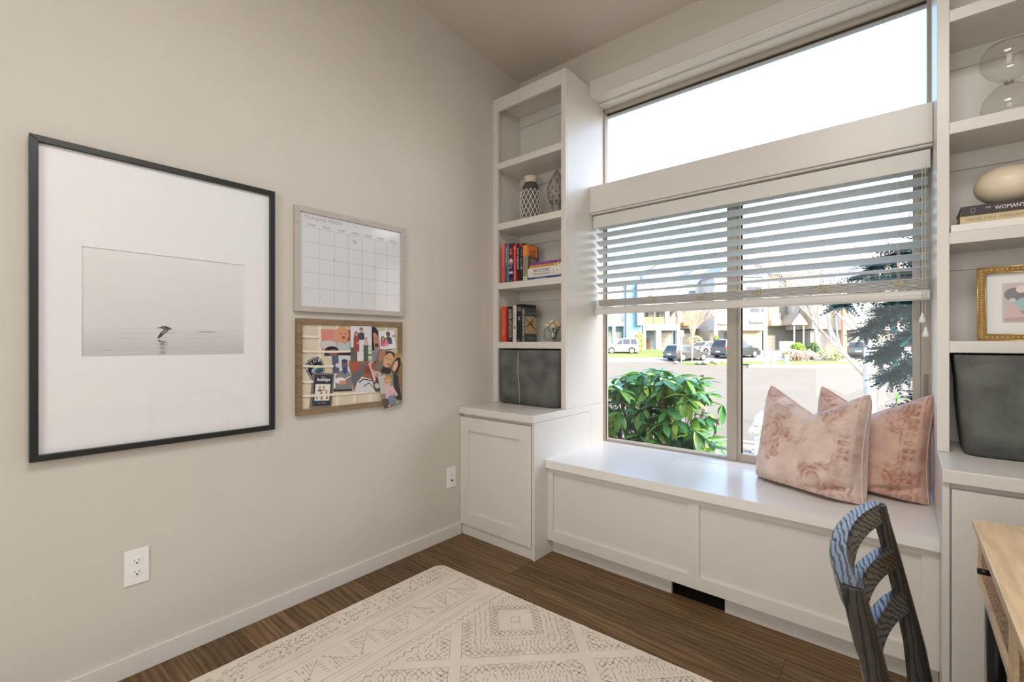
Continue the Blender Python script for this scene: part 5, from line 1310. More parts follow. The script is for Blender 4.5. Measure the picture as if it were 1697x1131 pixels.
lawn('lawn', [(9.0, 47.3), (13.5, 47.3), (17.0, 48.0), (17.5, 54.5), (9.5, 54.5)])
lawn('lawn', [(14.3, 38.8), (16.2, 37.9), (18.6, 37.9), (18.6, 41), (15.5, 40.2)])
lawn('lawn', [(18.6, 37.9), (19.0, 36.6), (21.8, 35.4), (26.4, 36.2), (33, 43.0), (30, 44.0), (22, 43.8), (18.6, 41)])
lawn('pavement', [(17.5, 34.2), (22.5, 33.2), (28, 34.2), (36, 42.2), (33.2, 43.0), (26.5, 36.0), (21.8, 35.2), (18.8, 36.5)], M_CONC)
lawn('lawn', [(33.5, 40), (40, 40.5), (41, 44), (35, 43.8)])

# --- townhouses -----------------------------------------------------------------
M_HW = mat('siding_white', (0.52, 0.51, 0.49), 0.8, var=0.03, vscale=1)
M_HB = mat('siding_blue', S(120, 160, 176), 0.8, var=0.04, vscale=1)
M_HT = mat('siding_tan', S(186, 174, 150), 0.8, var=0.05, vscale=1)
M_HG = mat('siding_grey', S(128, 126, 122), 0.8, var=0.05, vscale=1)
M_ROOF = mat('roof_shingle_grey', S(126, 136, 150), 0.9, var=0.1, vscale=2)
M_GAR = mat('garage_door_cream', S(206, 200, 182), 0.6)
M_CEDAR = mat('cedar_rail', S(206, 142, 98), 0.7, var=0.1, vscale=4)
M_WHT = mat('white_rail', (0.76, 0.76, 0.74), 0.6)
M_WIN = mat('far_window_glass', S(104, 114, 124), 0.08)
M_DOORB = mat('brown_door', S(150, 108, 76), 0.5)
U = 1 / 13.9
class House:
    def __init__(s, label, d, ref, name='townhouse'):
        s.d = d; s.sc = d / 765.0; s.ref = ref
        s.t = thing(name, label, 'house', E((ref - 848.5) * s.sc, d, gz(d) - 0.05), rz=TH)
        s.z0 = gz(d) - 0.05
    def X(s, px): return (px - s.ref) * s.sc
    def Z(s, py): return 1.2 + (568.5 - py) * s.sc - s.z0
    def box(s, name, m, x0, x1, yt, yb, f=0.0, bk=6.0, parent=None):
        mb = MB(); mb.box(s.X(x0), s.X(x1), f, bk, s.Z(yb) if yb is not None else 0, s.Z(yt))
        return mb.build(name, m, parent or s.t, local=True)
    def window(s, x0, x1, yt, yb, f, m=None):
        o = s.box('window', M_WHT, x0 - 0.8, x1 + 0.8, yt - 0.8, yb + 0.8, f - 0.07, f + 0.02)
        s.box('pane', m or M_WIN, x0, x1, yt, yb, f - 0.09, f - 0.071, parent=o); return o
    def garage(s, x0, x1, yt, f):
        o = s.box('garage_door', M_GAR, x0, x1, yt, None, f, f + 0.06)
        zt = s.Z(yt)
        for k in range(1, 4):
            mb = MB(); mb.box(s.X(x0), s.X(x1), f - 0.012, f - 0.001, zt * k / 4 - 0.012, zt * k / 4 + 0.012); mb.build('panel_joint', M_HG, o, local=True)
    def rail(s, x0, x1, yt, yb, f, m, solid=False):
        mb = MB(); a, c = s.X(x0), s.X(x1); z1, z0 = s.Z(yt), s.Z(yb)
        mb.box(a, c, f, f + 0.06, z1 - 0.06, z1); mb.box(a, c, f, f + 0.06, z0, z0 + 0.05)
        n = max(2, int((c - a) / 0.16)); w = 0.10 if solid else 0.045
        for k in range(n + 1): xx = a + (c - a - w) * k / n; mb.box(xx, xx + w, f + 0.01, f + 0.05, z0, z1)
        return mb.build('railing', m, s.t, local=True)
    def gable(s, x0, x1, ye, yr, f, bk, ov=0.12, m=None):
        a, c = s.X(x0) - ov, s.X(x1) + ov; ze, zr = s.Z(ye), s.Z(yr); mid = (a + c) / 2
        mb = MB(); mb.prism([(a, ze), (c, ze), (c, ze + 0.18), (mid, zr + 0.18), (a, ze + 0.18)], lambda p_, q_, t_: (p_, t_, q_), f - ov, bk + ov); return mb.build('roof', m or M_ROOF, s.t, local=True)
# A: white and blue house at the left
h = House('white and blue townhouse farthest left across the street', 55, 1030)
h.box('upper_wall', M_HW, 985, 1036, 470, 541, 0, 8); h.box('pier', M_HW, 1015.5, 1020, 541, None, 0, 0.5); h.box('pier', M_HW, 985, 1004.5, 541, None, 0, 0.5); h.box('pier', M_HW, 1034, 1036, 541, None, 0, 0.5); h.box('wall', M_HB, 985, 1036, 541, None, 1.2, 8)
h.garage(1005, 1015.4, 550, 1.1); h.garage(1020.4, 1033.6, 550, 1.1)
h.box('blue_wall', M_HB, 1036.2, 1062, 466, None, -0.5, 8); h.box('bay', mat('siding_grey_blue', S(136, 152, 160), 0.8), 1052, 1062, 470, 540, -1.1, -0.51)
h.window(1020.5, 1033, 525, 534, 0); h.rail(1006.5, 1015.5, 525.5, 534.5, -0.25, M_CEDAR); h.window(1007.5, 1014.5, 505, 522, 0)
for k in range(14): h.box('clapboard', M_HB, 1036.2, 1051.8, 473 + k * 7.0, 478.6 + k * 7.0, -0.53, -0.501)
h.gable(985, 1062, 470, 436, -0.5, 8)
# B: white house with cedar balcony
h = House('white townhouse with a cedar balcony rail over its garage', 55, 1093)
h.box('balcony_base', M_HW, 1063, 1124, 538, 548, -0.6, 8); h.box('wall', M_HW, 1063, 1124, 462, 516, -0.6, 8); h.box('balcony_back', M_HW, 1063, 1124, 516, 538, 1.0, 8)
for a, c in ((1063, 1065), (1082, 1083.2), (1100, 1107), (1120, 1124)): h.box('post', M_HW, a, c, 516, 538, -0.6, -0.2)
h.rail(1065.2, 1081.8, 526.5, 537.5, -0.5, M_CEDAR, True); h.rail(1083.4, 1099.8, 526.5, 537.5, -0.5, M_CEDAR, True); h.rail(1107.2, 1119.8, 526, 537, -0.5, M_CEDAR, True)
h.window(1068.5, 1078.5, 517.5, 526, 1.0); h.window(1089, 1096, 517.5, 526, 1.0); h.window(1109, 1117, 517, 526, 1.0)
h.box('pier', M_HW, 1063, 1068, 548, None, -0.6, 0.2); h.box('pier', M_HW, 1085, 1093, 548, None, -0.6, 0.2); h.box('pier', M_HW, 1119, 1124, 548, None, -0.6, 0.2); h.box('lower_wall', mat('siding_grey_blue', S(136, 152, 160), 0.8), 1063, 1124, 548, None, 1.6, 8)
h.garage(1094, 1118.6, 551, 1.5)
o = h.box('front_door', M_DOORB, 1074, 1084, 560, None, 1.5, 1.59); h.box('door_lite', M_WIN, 1077, 1081, 562, 567, 1.48, 1.499, parent=o)
h.window(1070, 1080, 480, 500, -0.6); h.window(1100, 1116, 480, 500, -0.6); h.gable(1063, 1124, 464, 438, -0.6, 8)
# C: recessed house
h = House('white townhouse set back behind the pink-twigged tree', 57, 1154)
h.box('wall', M_HW, 1124, 1182, 470, 545, 0, 8); h.box('lower_wall', M_HG, 1124, 1182, 545, None, 1.0, 8)
h.window(1158, 1166.5, 512, 525.5, 0); h.box('shutter', M_CEDAR, 1168.5, 1177, 510, 525.5, -0.1, -0.001); h.window(1128, 1138, 508, 520, 0)
h.box('deck', M_CEDAR, 1125, 1140, 536, 541, -1.6, -0.01); h.rail(1125.3, 1139.7, 524, 536, -1.55, M_CEDAR); h.box('deck_post', M_WHT, 1139, 1140, 541, None, -1.6, -1.45)
h.garage(1132, 1158, 553, 0.9); h.window(1140, 1152, 482, 500, 0); h.gable(1124, 1182, 472, 448, 0, 8)
# D: white house with two railings
h = House('broad white townhouse behind the parked dark vehicle', 53, 1228)
h.box('wall', M_HW, 1184, 1272, 458, 548, 0, 8); h.box('lower_wall', M_HT, 1184, 1272, 548, None, 1.2, 8); h.box('pier', M_HW, 1184, 1190, 548, None, 0, 0.4); h.box('pier', M_HW, 1214, 1227, 548, None, 0, 0.4); h.box('pier', M_HW, 1268, 1272, 548, None, 0, 0.4)
h.garage(1228, 1267, 553, 1.1); h.window(1192, 1212, 551, 562, 1.2); h.window(1191.5, 1199, 512, 521, 0, mat('far_window_green', S(128, 158, 140), 0.1)); h.rail(1190, 1206.5, 524, 536, -0.35, M_WHT); h.box('balcony_floor', M_HW, 1189, 1207, 536, 538, -0.4, -0.01)
h.window(1243.5, 1258, 511, 518, 0); h.window(1261, 1268, 511, 518, 0); h.rail(1242.5, 1269, 520.5, 532, -0.35, M_WHT); h.box('balcony_floor', M_HW, 1242, 1270, 532, 535, -0.4, -0.01)
h.window(1200, 1220, 476, 496, 0); h.window(1236, 1262, 476, 496, 0); h.gable(1184, 1272, 460, 428, 0, 8)
# E: tan house with gabled porch
h = House('tan house with a small gabled porch right of the lamp pole', 56, 1310)
h.box('tan_wall', M_HT, 1274, 1291, 420, 541, 0, 8); h.box('grey_wall', M_HG, 1291.2, 1308, 430, 541, 0.4, 8); h.box('lower_wall', M_HG, 1274, 1352, 541, None, 0.8, 8); h.box('white_wall', M_HW, 1308.2, 1352, 455, 547, -0.6, 8)
h.rail(1276, 1290, 520, 531, -0.4, M_WHT); h.box('balcony_floor', M_HT, 1275, 1291, 531, 540, -0.5, -0.01); h.window(1278, 1288, 500, 518, 0); h.garage(1275, 1290, 556, 0.7); h.box('fence_panel', M_HW, 1275, 1297, 566, None, -2.2, -2.05)
h.gable(1294, 1312, 540, 524, -2.4, 0.35, 0.25, mat('porch_shingle', S(150, 142, 134), 0.9)); h.box('porch_post', M_WHT, 1296, 1297.2, 540, None, -2.4, -2.25); h.box('porch_post', M_WHT, 1311, 1312.2, 540, None, -2.4, -2.25)
h.window(1318, 1330, 515, 530, -0.6); h.box('white_pier', M_HW, 1346, 1352, 547, None, -0.6, 0.2); h.box('front_door', M_DOORB, 1335, 1343, 556, None, 0.7, 0.79); h.gable(1274, 1352, 456, 430, -0.6, 8)
# F: house behind the birch
h = House('pale house behind the white-barked tree at the right', 52, 1430)
h.box('wall', M_HT, 1356, 1394, 470, 545, 1.0, 9); h.box('wall', M_HW, 1394, 1500, 468, 547, 0, 9); h.box('lower_wall', M_HG, 1356, 1500, 547, None, 1.4, 9); h.box('timber_post', M_CEDAR, 1394, 1400, 510, None, -0.3, 0.0); h.box('pier', M_HW, 1418, 1428, 547, None, 0, 0.5); h.box('pier', M_HW, 1492, 1500, 547, None, 0, 0.5)
h.garage(1430, 1490, 553, 1.3); h.window(1404, 1412, 515, 530, 0, mat('red_curtained_pane', S(176, 110, 96), 0.3)); h.window(1432, 1456, 508, 530, 0); h.window(1364, 1384, 505, 525, 1.0); h.gable(1394, 1500, 470, 430, 0, 9)

# --- vehicles ---------------------------------------------------------------------
M_TYRE = mat('tyre_rubber', (0.018, 0.018, 0.018), 0.8); M_RIM = mat('alloy_rim', (0.55, 0.55, 0.56), 0.35, 0.7)
M_CARGLASS = mat('car_glass', (0.03, 0.04, 0.045), 0.05); M_RED = mat('tail_lamp_red', (0.45, 0.03, 0.03), 0.25); M_LAMP = mat('head_lamp', (0.75, 0.76, 0.78), 0.15); M_TRIMB = mat('black_plastic', (0.02, 0.02, 0.022), 0.6); M_NUM = mat('number_plate', (0.8, 0.8, 0.8), 0.5)
def vehicle(label, r, d, heading, col, kind, L_, W_, H_, wheel=0.34, cat='car'):
    """heading: angle of the nose from +r towards +d; built nose to +x"""
    g = gz(d); t = thing(cat, label, cat, E(r, d, g), rz=TH + heading)
    body = mat('car_paint_' + kind, col, 0.22, 0.25, coat=1.0)
    hl = L_ / 2; wl = H_ * 0.58; clr = 0.22
    if kind.startswith('van'): low = [(-hl, clr + .1), (-hl + .06, wl), (hl - 1.25, wl + .02), (hl - .35, wl - .18), (hl - .05, wl - .34), (hl, clr + .15), (hl - .15, clr), (-hl + .1, clr)]; up = [(-hl + .05, wl), (-hl + .22, H_ - .05), (-hl + .6, H_), (hl - 2.2, H_ - .03), (hl - 1.9, H_ - .1), (hl - 1.0, wl)]
    elif kind.startswith('sedan'): low = [(-hl, clr + .15), (-hl + .05, wl), (-hl + .7, wl + .03), (hl - 1.4, wl + .02), (hl - .3, wl - .12), (hl - .02, wl - .28), (hl, clr + .15), (hl - .15, clr), (-hl + .15, clr)]; up = [(-hl + .55, wl), (-hl + 1.35, H_ - .05), (-hl + 1.8, H_), (hl - 2.1, H_ - .02), (hl - 1.2, wl)]
    else: low = [(-hl, clr + .2), (-hl + .03, wl), (hl - 1.35, wl + .03), (hl - .28, wl - .08), (hl - .02, wl - .26), (hl, clr + .2), (hl - .15, clr), (-hl + .15, clr)]; up = [(-hl + .06, wl), (-hl + .35, H_ - .08), (-hl + .6, H_), (hl - 2.35, H_ - .02), (hl - 2.1, H_ - .08), (hl - 1.2, wl)]
    m = MB(); m.prism(low, lambda a, c, q: (a, q, c), -W_ / 2, W_ / 2); m.build('body', body, t, 0.06, 3, local=True)
    n = len(up); base = W_ / 2 - 0.05; topw = W_ / 2 - 0.24
    def cab(a, c, s): k = (c - wl) / (H_ - wl); return (a, s * (base + (topw - base) * max(0, k)), c)
    m = MB(); vs = [cab(a, c, -1) for a, c in up] + [cab(a, c, 1) for a, c in up]
    m.add(vs, [tuple(range(n))[::-1], tuple(range(n, 2 * n))] + [(i, (i + 1) % n, n + (i + 1) % n, n + i) for i in range(n)]); m.build('cabin', body, t, 0.03, 2, local=True)
    cx_ = sum(a for a, c in up) / n; cz_ = (wl + H_) / 2
    # side glass split by pillars
    a0, a1 = up[0][0], up[-1][0]; xs = [a0 + 0.18, a0 + (a1 - a0) * 0.33, a0 + (a1 - a0) * 0.62, a1 - 0.30]
    zt = H_ - 0.13; zb = wl + 0.03
    def topx(x): # clamp window tops inside the sloping ends
        lo = up[0][0] + (up[1][0] - up[0][0]) * 0.9 + 0.16; hi = up[-2][0] - 0.06; return max(lo, min(hi, x))
    for s in (-1, 1):
        for k in range(3):
            q = [(xs[k] + .03, zb), (xs[k + 1] - .03, zb), (topx(xs[k + 1] - .03), zt), (topx(xs[k] + .03), zt)]
            m = MB(); V0 = [Vector(cab(a, c, s)) for a, c in q]; nrm = Vector((0, s, 0.25)).normalized()
            m.add([v + nrm * 0.001 for v in V0] + [v + nrm * 0.012 for v in V0], [(0, 1, 2, 3), (4, 5, 6, 7), (0, 1, 5, 4), (1, 2, 6, 5), (2, 3, 7, 6), (3, 0, 4, 7)]); m.build('side_window', M_CARGLASS, t, local=True)
    def endglass(p0, p1, name, sx):
        q = [Vector(cab(p0[0] + (p1[0] - p0[0]) * k, p0[1] + (p1[1] - p0[1]) * k, s * 0.86)) for k, s in ((0.12, -1), (0.12, 1), (0.88, 1), (0.88, -1))]; o_ = Vector((sx * 0.012, 0, 0.006))
        MB().add([v + o_ * 0.1 for v in q] + [v + o_ for v in q], [(0, 1, 2, 3), (4, 5, 6, 7), (0, 1, 5, 4), (1, 2, 6, 5), (2, 3, 7, 6), (3, 0, 4, 7)]).build(name, M_CARGLASS, t, local=True)
    endglass(up[0], up[1], 'rear_window', -1); endglass(up[-1], up[-2], 'windscreen', 1)
    for x in (-hl + 0.85, hl - 0.9):
        for s in (-1, 1):
            yy = s * (W_ / 2 - 0.10)
            w_ = MB().tube([(x, yy - 0.11, wheel), (x, yy + 0.11, wheel)], wheel, 20).build('wheel', M_TYRE, t, 0.02, local=True)
            MB().tube([(x, yy + s * 0.095, wheel), (x, yy + s * 0.122, wheel)], wheel * 0.66, 16).build('rim', M_RIM, w_, local=True)
            MB().prism([(x + (wheel + 0.07) * cos(q), max(clr, wheel + (wheel + 0.07) * sin(q))) for q in [pi * i / 10 for i in range(11)]], lambda a, c, q: (a, q, c), s * W_ / 2 - 0.004 * s, s * (W_ / 2 + 0.006)).build('wheel_arch', M_TRIMB, t, local=True)
    for s in (-1, 1):
        MB().box(-hl - 0.012, -hl + 0.14, s * W_ / 2 - 0.20 if s > 0 else -W_ / 2 - 0.008, W_ / 2 + 0.008 if s > 0 else -W_ / 2 + 0.20, wl - 0.20, wl - 0.04).build('tail_lamp', M_RED, t, 0.015, local=True)
        MB().box(hl - 0.30, hl - 0.03, s * W_ / 2 - 0.30 if s > 0 else -W_ / 2 - 0.006, W_ / 2 + 0.006 if s > 0 else -W_ / 2 + 0.30, wl - 0.32, wl - 0.20).build('head_lamp', M_LAMP, t, 0.015, local=True)
        MB().box(a1 - 0.35, a1 - 0.2, s * (W_ / 2 + 0.02) if s > 0 else -W_ / 2 - 0.14, W_ / 2 + 0.14 if s > 0 else -W_ / 2 - 0.02, wl + 0.02, wl + 0.16).build('mirror', body, t, 0.02, local=True)
    MB().box(-hl - 0.02, -hl + 0.03, -0.26, 0.26, 0.55, 0.68).build('number_plate', M_NUM, t, local=True)
    MB().box(-hl - 0.03, -hl + 0.12, -W_ / 2 + 0.04, W_ / 2 - 0.04, clr, clr + 0.18).build('bumper', M_TRIMB, t, 0.02, local=True)
    return t
# white van at the left, seen from its side, nose to the left
vehicle('white minivan parked at the far left across the street', (1028 - 848.5) / 765 * 51, 51.0, pi - 0.1, (0.80, 0.80, 0.80), 'van', 3.9, 1.9, 1.72)
vehicle('charcoal hatchback parked nose right across the street', (1138 - 848.5) / 765 * 45, 45.0, 0.40, (0.045, 0.05, 0.06), 'suv_charcoal', 4.3, 1.8, 1.55)
vehicle('large dark grey vehicle parked behind the window mullion', (1219 - 848.5) / 765 * 47.5, 47.5, 0.42, (0.055, 0.065, 0.075), 'suv_dark', 5.0, 1.95, 1.86, 0.37)
vehicle('pale silver car half hidden between the two dark vehicles', (1172 - 848.5) / 765 * 50.2, 50.2, 0.5, (0.60, 0.62, 0.64), 'sedan_silver', 4.4, 1.8, 1.45)
vehicle('dark car in the driveway behind the white-barked tree', (1424 - 848.5) / 765 * 48, 48.0, 0.9, (0.07, 0.075, 0.08), 'suv_black', 4.3, 1.85, 1.60)

# --- street furniture -------------------------------------------------------------
def hydrant():
    t = thing('fire_hydrant', 'white fire hydrant beside the kerb, half behind the pale pillow', 'hydrant', (0.375, 8.34, GZ), rz=TH + 0.2)
    mw = mat('hydrant_white', (0.80, 0.79, 0.74), 0.5)
    MB().lathe([(0.001, 0), (0.15, 0), (0.15, 0.03), (0.115, 0.035), (0.115, 0.05), (0.105, 0.06), (0.105, 0.46), (0.135, 0.465), (0.135, 0.49), (0.115, 0.495), (0.112, 0.55), (0.09, 0.61), (0.05, 0.645), (0.03, 0.65), (0.03, 0.69), (0.001, 0.695)], (0, 0, 0), 24).build('barrel', mw, t, local=True)
    for s in (-1, 1):
        MB().tube([(s * 0.09, 0, 0.38), (s * 0.19, 0, 0.38)], [0.06, 0.062], 14).build('outlet', mw, t, local=True); MB().tube([(s * 0.19, 0, 0.38), (s * 0.225, 0, 0.38)], [0.05, 0.03], 6).build('cap', mw, t, local=True)
    MB().tube([(0, -0.09, 0.36), (0, -0.19, 0.36)], 0.075, 14).build('pumper_outlet', mw, t, local=True)
    for k in range(6): q = 2 * pi * k / 6; MB().tube([(0.13 * cos(q), 0.13 * sin(q), 0.03), (0.13 * cos(q), 0.13 * sin(q), 0.048)], 0.012, 6).build('bolt', mat('rusty_bolt', S(150, 110, 70), 0.7), t, local=True)
hydrant()
def pole(name, label, cat, px, d, h, r, extra=None, m=None):
    t = thing(name, label, cat, E((px - 848.5) / 765 * d, d, gz(d)), rz=TH); m = m or M_WHT
    MB().tube([(0, 0, 0), (0, 0, h)], [r * 1.15, r], 12).build('pole', m, t, local=True)
    if extra: extra(t, h)
    return t
def lampx(t, h):
    MB().tube([(0, 0, h - 0.3), (-0.8, -0.2, h + 0.2), (-1.8, -0.4, h + 0.3)], [0.06, 0.05, 0.04], 8).build('arm', M_WHT, t, local=True); MB().box(-2.4, -1.7, -0.55, -0.25, h + 0.22, h + 0.36).build('lamp_head', M_HG, t, 0.03, local=True); MB().tube([(0, 0, 0), (0, 0, 0.5)], [0.22, 0.2], 12).build('base', M_WHT, t, local=True)
pole('street_lamp', 'tall white street lamp pole on the lawn right of the mullion', 'street lamp', 1268.5, 37.2, 8.2, 0.13, lampx)
def signx(t, h): MB().box(-0.2, 0.2, -0.06, -0.04, h - 0.55, h - 0.02).build('sign_panel', M_WHT, t, 0.01, local=True)
pole('street_sign', 'white street sign post in front of the charcoal hatchback', 'sign', 1129, 40.5, 2.9, 0.045, signx); pole('marker_post', 'plain white post beside the street sign', 'post', 1147, 40.2, 1.85, 0.045)
for px, hh, lb in ((1282, 0.62, 'short pale green utility box nearest the street lamp'), (1304, 0.70, 'taller pale green utility box on the lawn')):
    t = thing('utility_box', lb, 'utility box', E((px - 848.5) / 765 * 37.5, 37.5, gz(37.5) + 0.08), rz=TH); mg = mat('utility_green', S(206, 220, 208), 0.6)
    MB().box(-0.12, 0.12, -0.12, 0.12, 0, hh).build('cabinet', mg, t, 0.02, local=True); MB().box(-0.14, 0.14, -0.14, 0.14, hh, hh + 0.06).build('lid', mg, t, 0.02, local=True)
rk = random.Random(9)
for k, (px, d, s) in enumerate(((1120, 39.0, .25), (1157, 38.2, .20), (1168, 38.0, .26), (1184, 38.1, .40), (1199, 38.2, .2))):
    m = MB(); m.ell((0, 0, s * 0.35), (s, s * 0.7, s * 0.5), 10, 6); m.v = [(x * rk.uniform(.85, 1.15), y_ * rk.uniform(.85, 1.15), z * rk.uniform(.85, 1.15)) for x, y_, z in m.v]
    o = m.build('landscape_rock', mat('grey_pink_rock', S(150, 132, 128), 0.9, var=0.2, vscale=4)); o.location = E((px - 848.5) / 765 * d, d, gz(d) + 0.06)
    tag(o, ['small rock at the left tip of the grass island', 'second rock of the row on the grass island', 'middle rock of the row on the grass island', 'largest rock on the grass island by the street', 'small rock at the right end of the island row'][k], 'rock', 'rocks on the grass island')

# --- planting -------------------------------------------------------------------------
def branches(m, p, d, L_, r, depth, rg_, spread, up, minr=0.004, kids=(2, 3), curve=0.15):
    n = 4; pts = [Vector(p)]; rs = [r]; dd = Vector(d).normalized()
    for i in range(n):
        dd = (dd + Vector((rg_.uniform(-1, 1), rg_.uniform(-1, 1), rg_.uniform(-1, 1))) * curve + Vector((0, 0, up))).normalized(); pts.append(pts[-1] + dd * L_ / n); rs.append(max(minr, r * (1 - 0.42 * (i + 1) / n)))
    m.tube(pts, rs, 6 if depth > 2 else 4 if depth > 0 else 3, caps=False)
    if depth == 0: return
    for k in range(rg_.randint(*kids) + (1 if depth > 2 else 0)):
        i = rg_.randint(2, n); q = dd.orthogonal().normalized(); q = Matrix.Rotation(rg_.uniform(0, 2 * pi), 3, dd) @ q
        nd = (dd + q * rg_.uniform(0.4, 1.0) * spread).normalized(); branches(m, pts[i], nd, L_ * rg_.uniform(0.6, 0.85), rs[i] * 0.68, depth - 1, rg_, spread, up, minr, kids, curve)
# white-barked tree in front of the window
M_BIRCH = mat('white_bark', S(206, 198, 190), 0.8, var=0.10, vscale=9, stretch=(1, 1, 4)); M_TWIG = mat('pale_twig', S(206, 186, 172), 0.85, var=0.1, vscale=6)
bx, by = 1.62, 11.36
t = thing('bare_tree', 'bare white-barked tree standing behind the two pillows', 'tree', (bx, by, GZ))
MB().tube([(bx, by, GZ), (bx + 0.01, by, 0.15), (bx - 0.01, by, 0.70), (bx, by, 1.2)], [0.115, 0.095, 0.09, 0.075], 12).build('trunk', M_BIRCH, t)
rt = random.Random(21)
limbs = [((bx, by, 0.45), (-0.55, 0.1, 0.75), 2.6, 0.035), ((bx, by, 0.50), (-0.75, -0.1, 0.80), 3.0, 0.030), ((bx, by, 0.42), (0.5, -0.05, 0.7), 1.9, 0.035), ((bx, by, 0.9), (-0.2, 0.2, 1), 2.6, 0.045), ((bx, by, 1.1), (0.25, 0.0, 1), 2.6, 0.045), ((bx, by, 1.15), (-0.05, -0.2, 1), 2.8, 0.05), ((bx, by, 0.6), (0.8, 0.2, 0.9), 2.0, 0.03), ((bx, by, 1.2), (-0.5, 0, 1), 2.6, 0.035), ((bx, by, 1.2), (-0.9, 0.2, 0.8), 2.4, 0.03)]
for p0, d0, L_, r in limbs:
    m = MB(); branches(m, p0, d0, L_ * 0.62, r, 4, rt, 0.62, 0.05, 0.0035, (2, 3), 0.12); m.build('limb', M_BIRCH if r > 0.04 else M_TWIG, t, recalc=False)
# twiggy trees across the street
def far_tree(label, px, d, h, tr, seed, col, n=5, dep=4, spread=0.7, umbrella=False):
    t = thing('bare_tree', label, 'tree', E((px - 848.5) / 765 * d, d, gz(d)), rz=TH); rg_ = random.Random(seed); mm = mat('far_bark_' + str(seed), S(*col), 0.9)
    MB().tube([(0, 0, 0), (0.03, 0, h * 0.4)], [tr, tr * 0.8], 8).build('trunk', mat('far_trunk', S(196, 182, 168), 0.9), t, local=True)
    m = MB()
    for k in range(n):
        q = 2 * pi * k / n + rg_.uniform(-.3, .3)
        branches(m, (0.03, 0, h * 0.36), (cos(q) * (1.2 if umbrella else 0.45), sin(q) * (1.2 if umbrella else 0.45), 0.75 if umbrella else 1), h * (0.22 if umbrella else 0.30), tr * 0.5, dep, rg_, spread, -0.16 if umbrella else 0.05, 0.010, (3, 4) if umbrella else (2, 3), 0.15)
    tag(m.build('branches', mm, t, local=True, recalc=False), kind='stuff')
far_tree('bare pinkish tree between the two balconied houses', 1147, 47.6, 5.2, 0.10, 31, (214, 176, 150), 6, 4, 0.6)
far_tree('low umbrella-shaped bare tree on the right lawn', 1338, 43.5, 2.6, 0.09, 33, (214, 182, 170), 9, 3, 0.8, True)
far_tree('tall bare tree in front of the tan gabled house', 1352, 47.0, 11.0, 0.18, 35, (206, 190, 180), 7, 5, 0.6)
far_tree('tall bare tree rising behind the white-barked tree', 1515, 40.5, 9.5, 0.16, 37, (206, 186, 176), 7, 5, 0.65)
leafq = [(0, 0), (0.35, 0.24), (0.7, 0.2), (1, 0), (0.7, -0.2), (0.35, -0.24)]
def far_shrub(label, px, d, w, h, cols, seed, n=420, dep=None, conical=False):
    t = thing('shrub', label, 'shrub', E((px - 848.5) / 765 * d, d, gz(d) + 0.03), rz=TH); rg_ = random.Random(seed); dep = dep or w * 0.7
    m = MB(); MB().tube([(0, 0, 0), (0, 0, h * 0.7)], [0.05, 0.02], 6).build('stem', mat('shrub_stem', S(110, 92, 74), 0.9), t, local=True)
    for k in range(n):
        q = rg_.uniform(0, 2 * pi); v = rg_.uniform(0.0, 1); rr_ = sqrt(max(0.02, 1 - (2 * v - 1) ** 2)) if not conical else (1.05 - v)
        rr_ *= rg_.uniform(0.75, 1.05); c = Vector((w / 2 * rr_ * cos(q), dep / 2 * rr_ * sin(q), h * v)); s = rg_.uniform(0.07, 0.15)
        a = Vector((rg_.uniform(-1, 1), rg_.uniform(-1, 1), rg_.uniform(-1, 1))).normalized(); b_ = a.orthogonal().normalized()
        m.add([c + a * s, c + b_ * s, c - a * s, c - b_ * s], [(0, 1, 2, 3)], rg_.randint(0, len(cols) - 1))
    tag(m.build('foliage', [mat('leaf_%d_%d_%d' % c_, S(*c_), 0.8) for c_ in cols], t, local=True, recalc=False), kind='stuff')
far_shrub('yellow-green columnar shrub beside the white minivan', 1059, 52.5, 1.1, 2.2, [(206, 200, 110), (186, 176, 96), (150, 140, 80)], 41, 500)
far_shrub('small bright green shrub beside the tall dark vehicle', 1187, 51.6, 0.7, 1.9, [(150, 180, 70), (120, 150, 60)], 42, 300)
far_shrub('clipped green hedge left of the umbrella tree trunk', 1322, 46.0, 1.5, 1.6, [(150, 184, 70), (120, 160, 60)], 43, 500)
far_shrub('darker clipped green hedge right of the umbrella tree trunk', 1348, 46.0, 1.2, 1.6, [(84, 110, 62), (104, 132, 70)], 44, 500)
far_shrub('pinkish bare shrub on the right lawn', 1314, 44.0, 1.9, 1.1, [(214, 180, 168), (190, 160, 148), (176, 160, 120)], 45, 520)
far_shrub('olive grasses at the right end of the lawn', 1378, 44.5, 2.4, 1.2, [(176, 180, 110), (150, 156, 96), (196, 186, 150)], 46, 600)
far_shrub('low shrub under the pinkish bare tree', 1152, 54.0, 2.0, 1.7, [(206, 190, 150), (190, 170, 130), (214, 176, 130)], 47, 450)

# rhododendron close to the glass
M_RH = [mat('rhodo_leaf_%d' % k, S(*c), 0.26, var=0.12, vscale=20, trans=0.15) for k, c in enumerate(((80, 132, 72), (104, 152, 72), (66, 118, 78), (140, 172, 78), (104, 148, 112)))]
M_RST = mat('rhodo_stem', S(104, 78, 56), 0.8)
def leaf_mesh(mi, w=0.20, droop=0.12):
    vs = []; fs = []; n = 5
    for i in range(n + 1):
        u = i / n; ww = w * sin(pi * min(0.97, 0.06 + u * 0.92)) ** 0.8 * (1 if i < n else 0.1); z = -droop * u * u
        vs += [(u, -ww, z + ww * 0.22), (u, 0, z), (u, ww, z + ww * 0.22)]
    for i in range(n):
        for j in range(2): fs.append((i * 3 + j, i * 3 + j + 1, (i + 1) * 3 + j + 1, (i + 1) * 3 + j))
    return MB().add(vs, fs, 0, True).mesh('leaf', M_RH[mi], recalc=False)
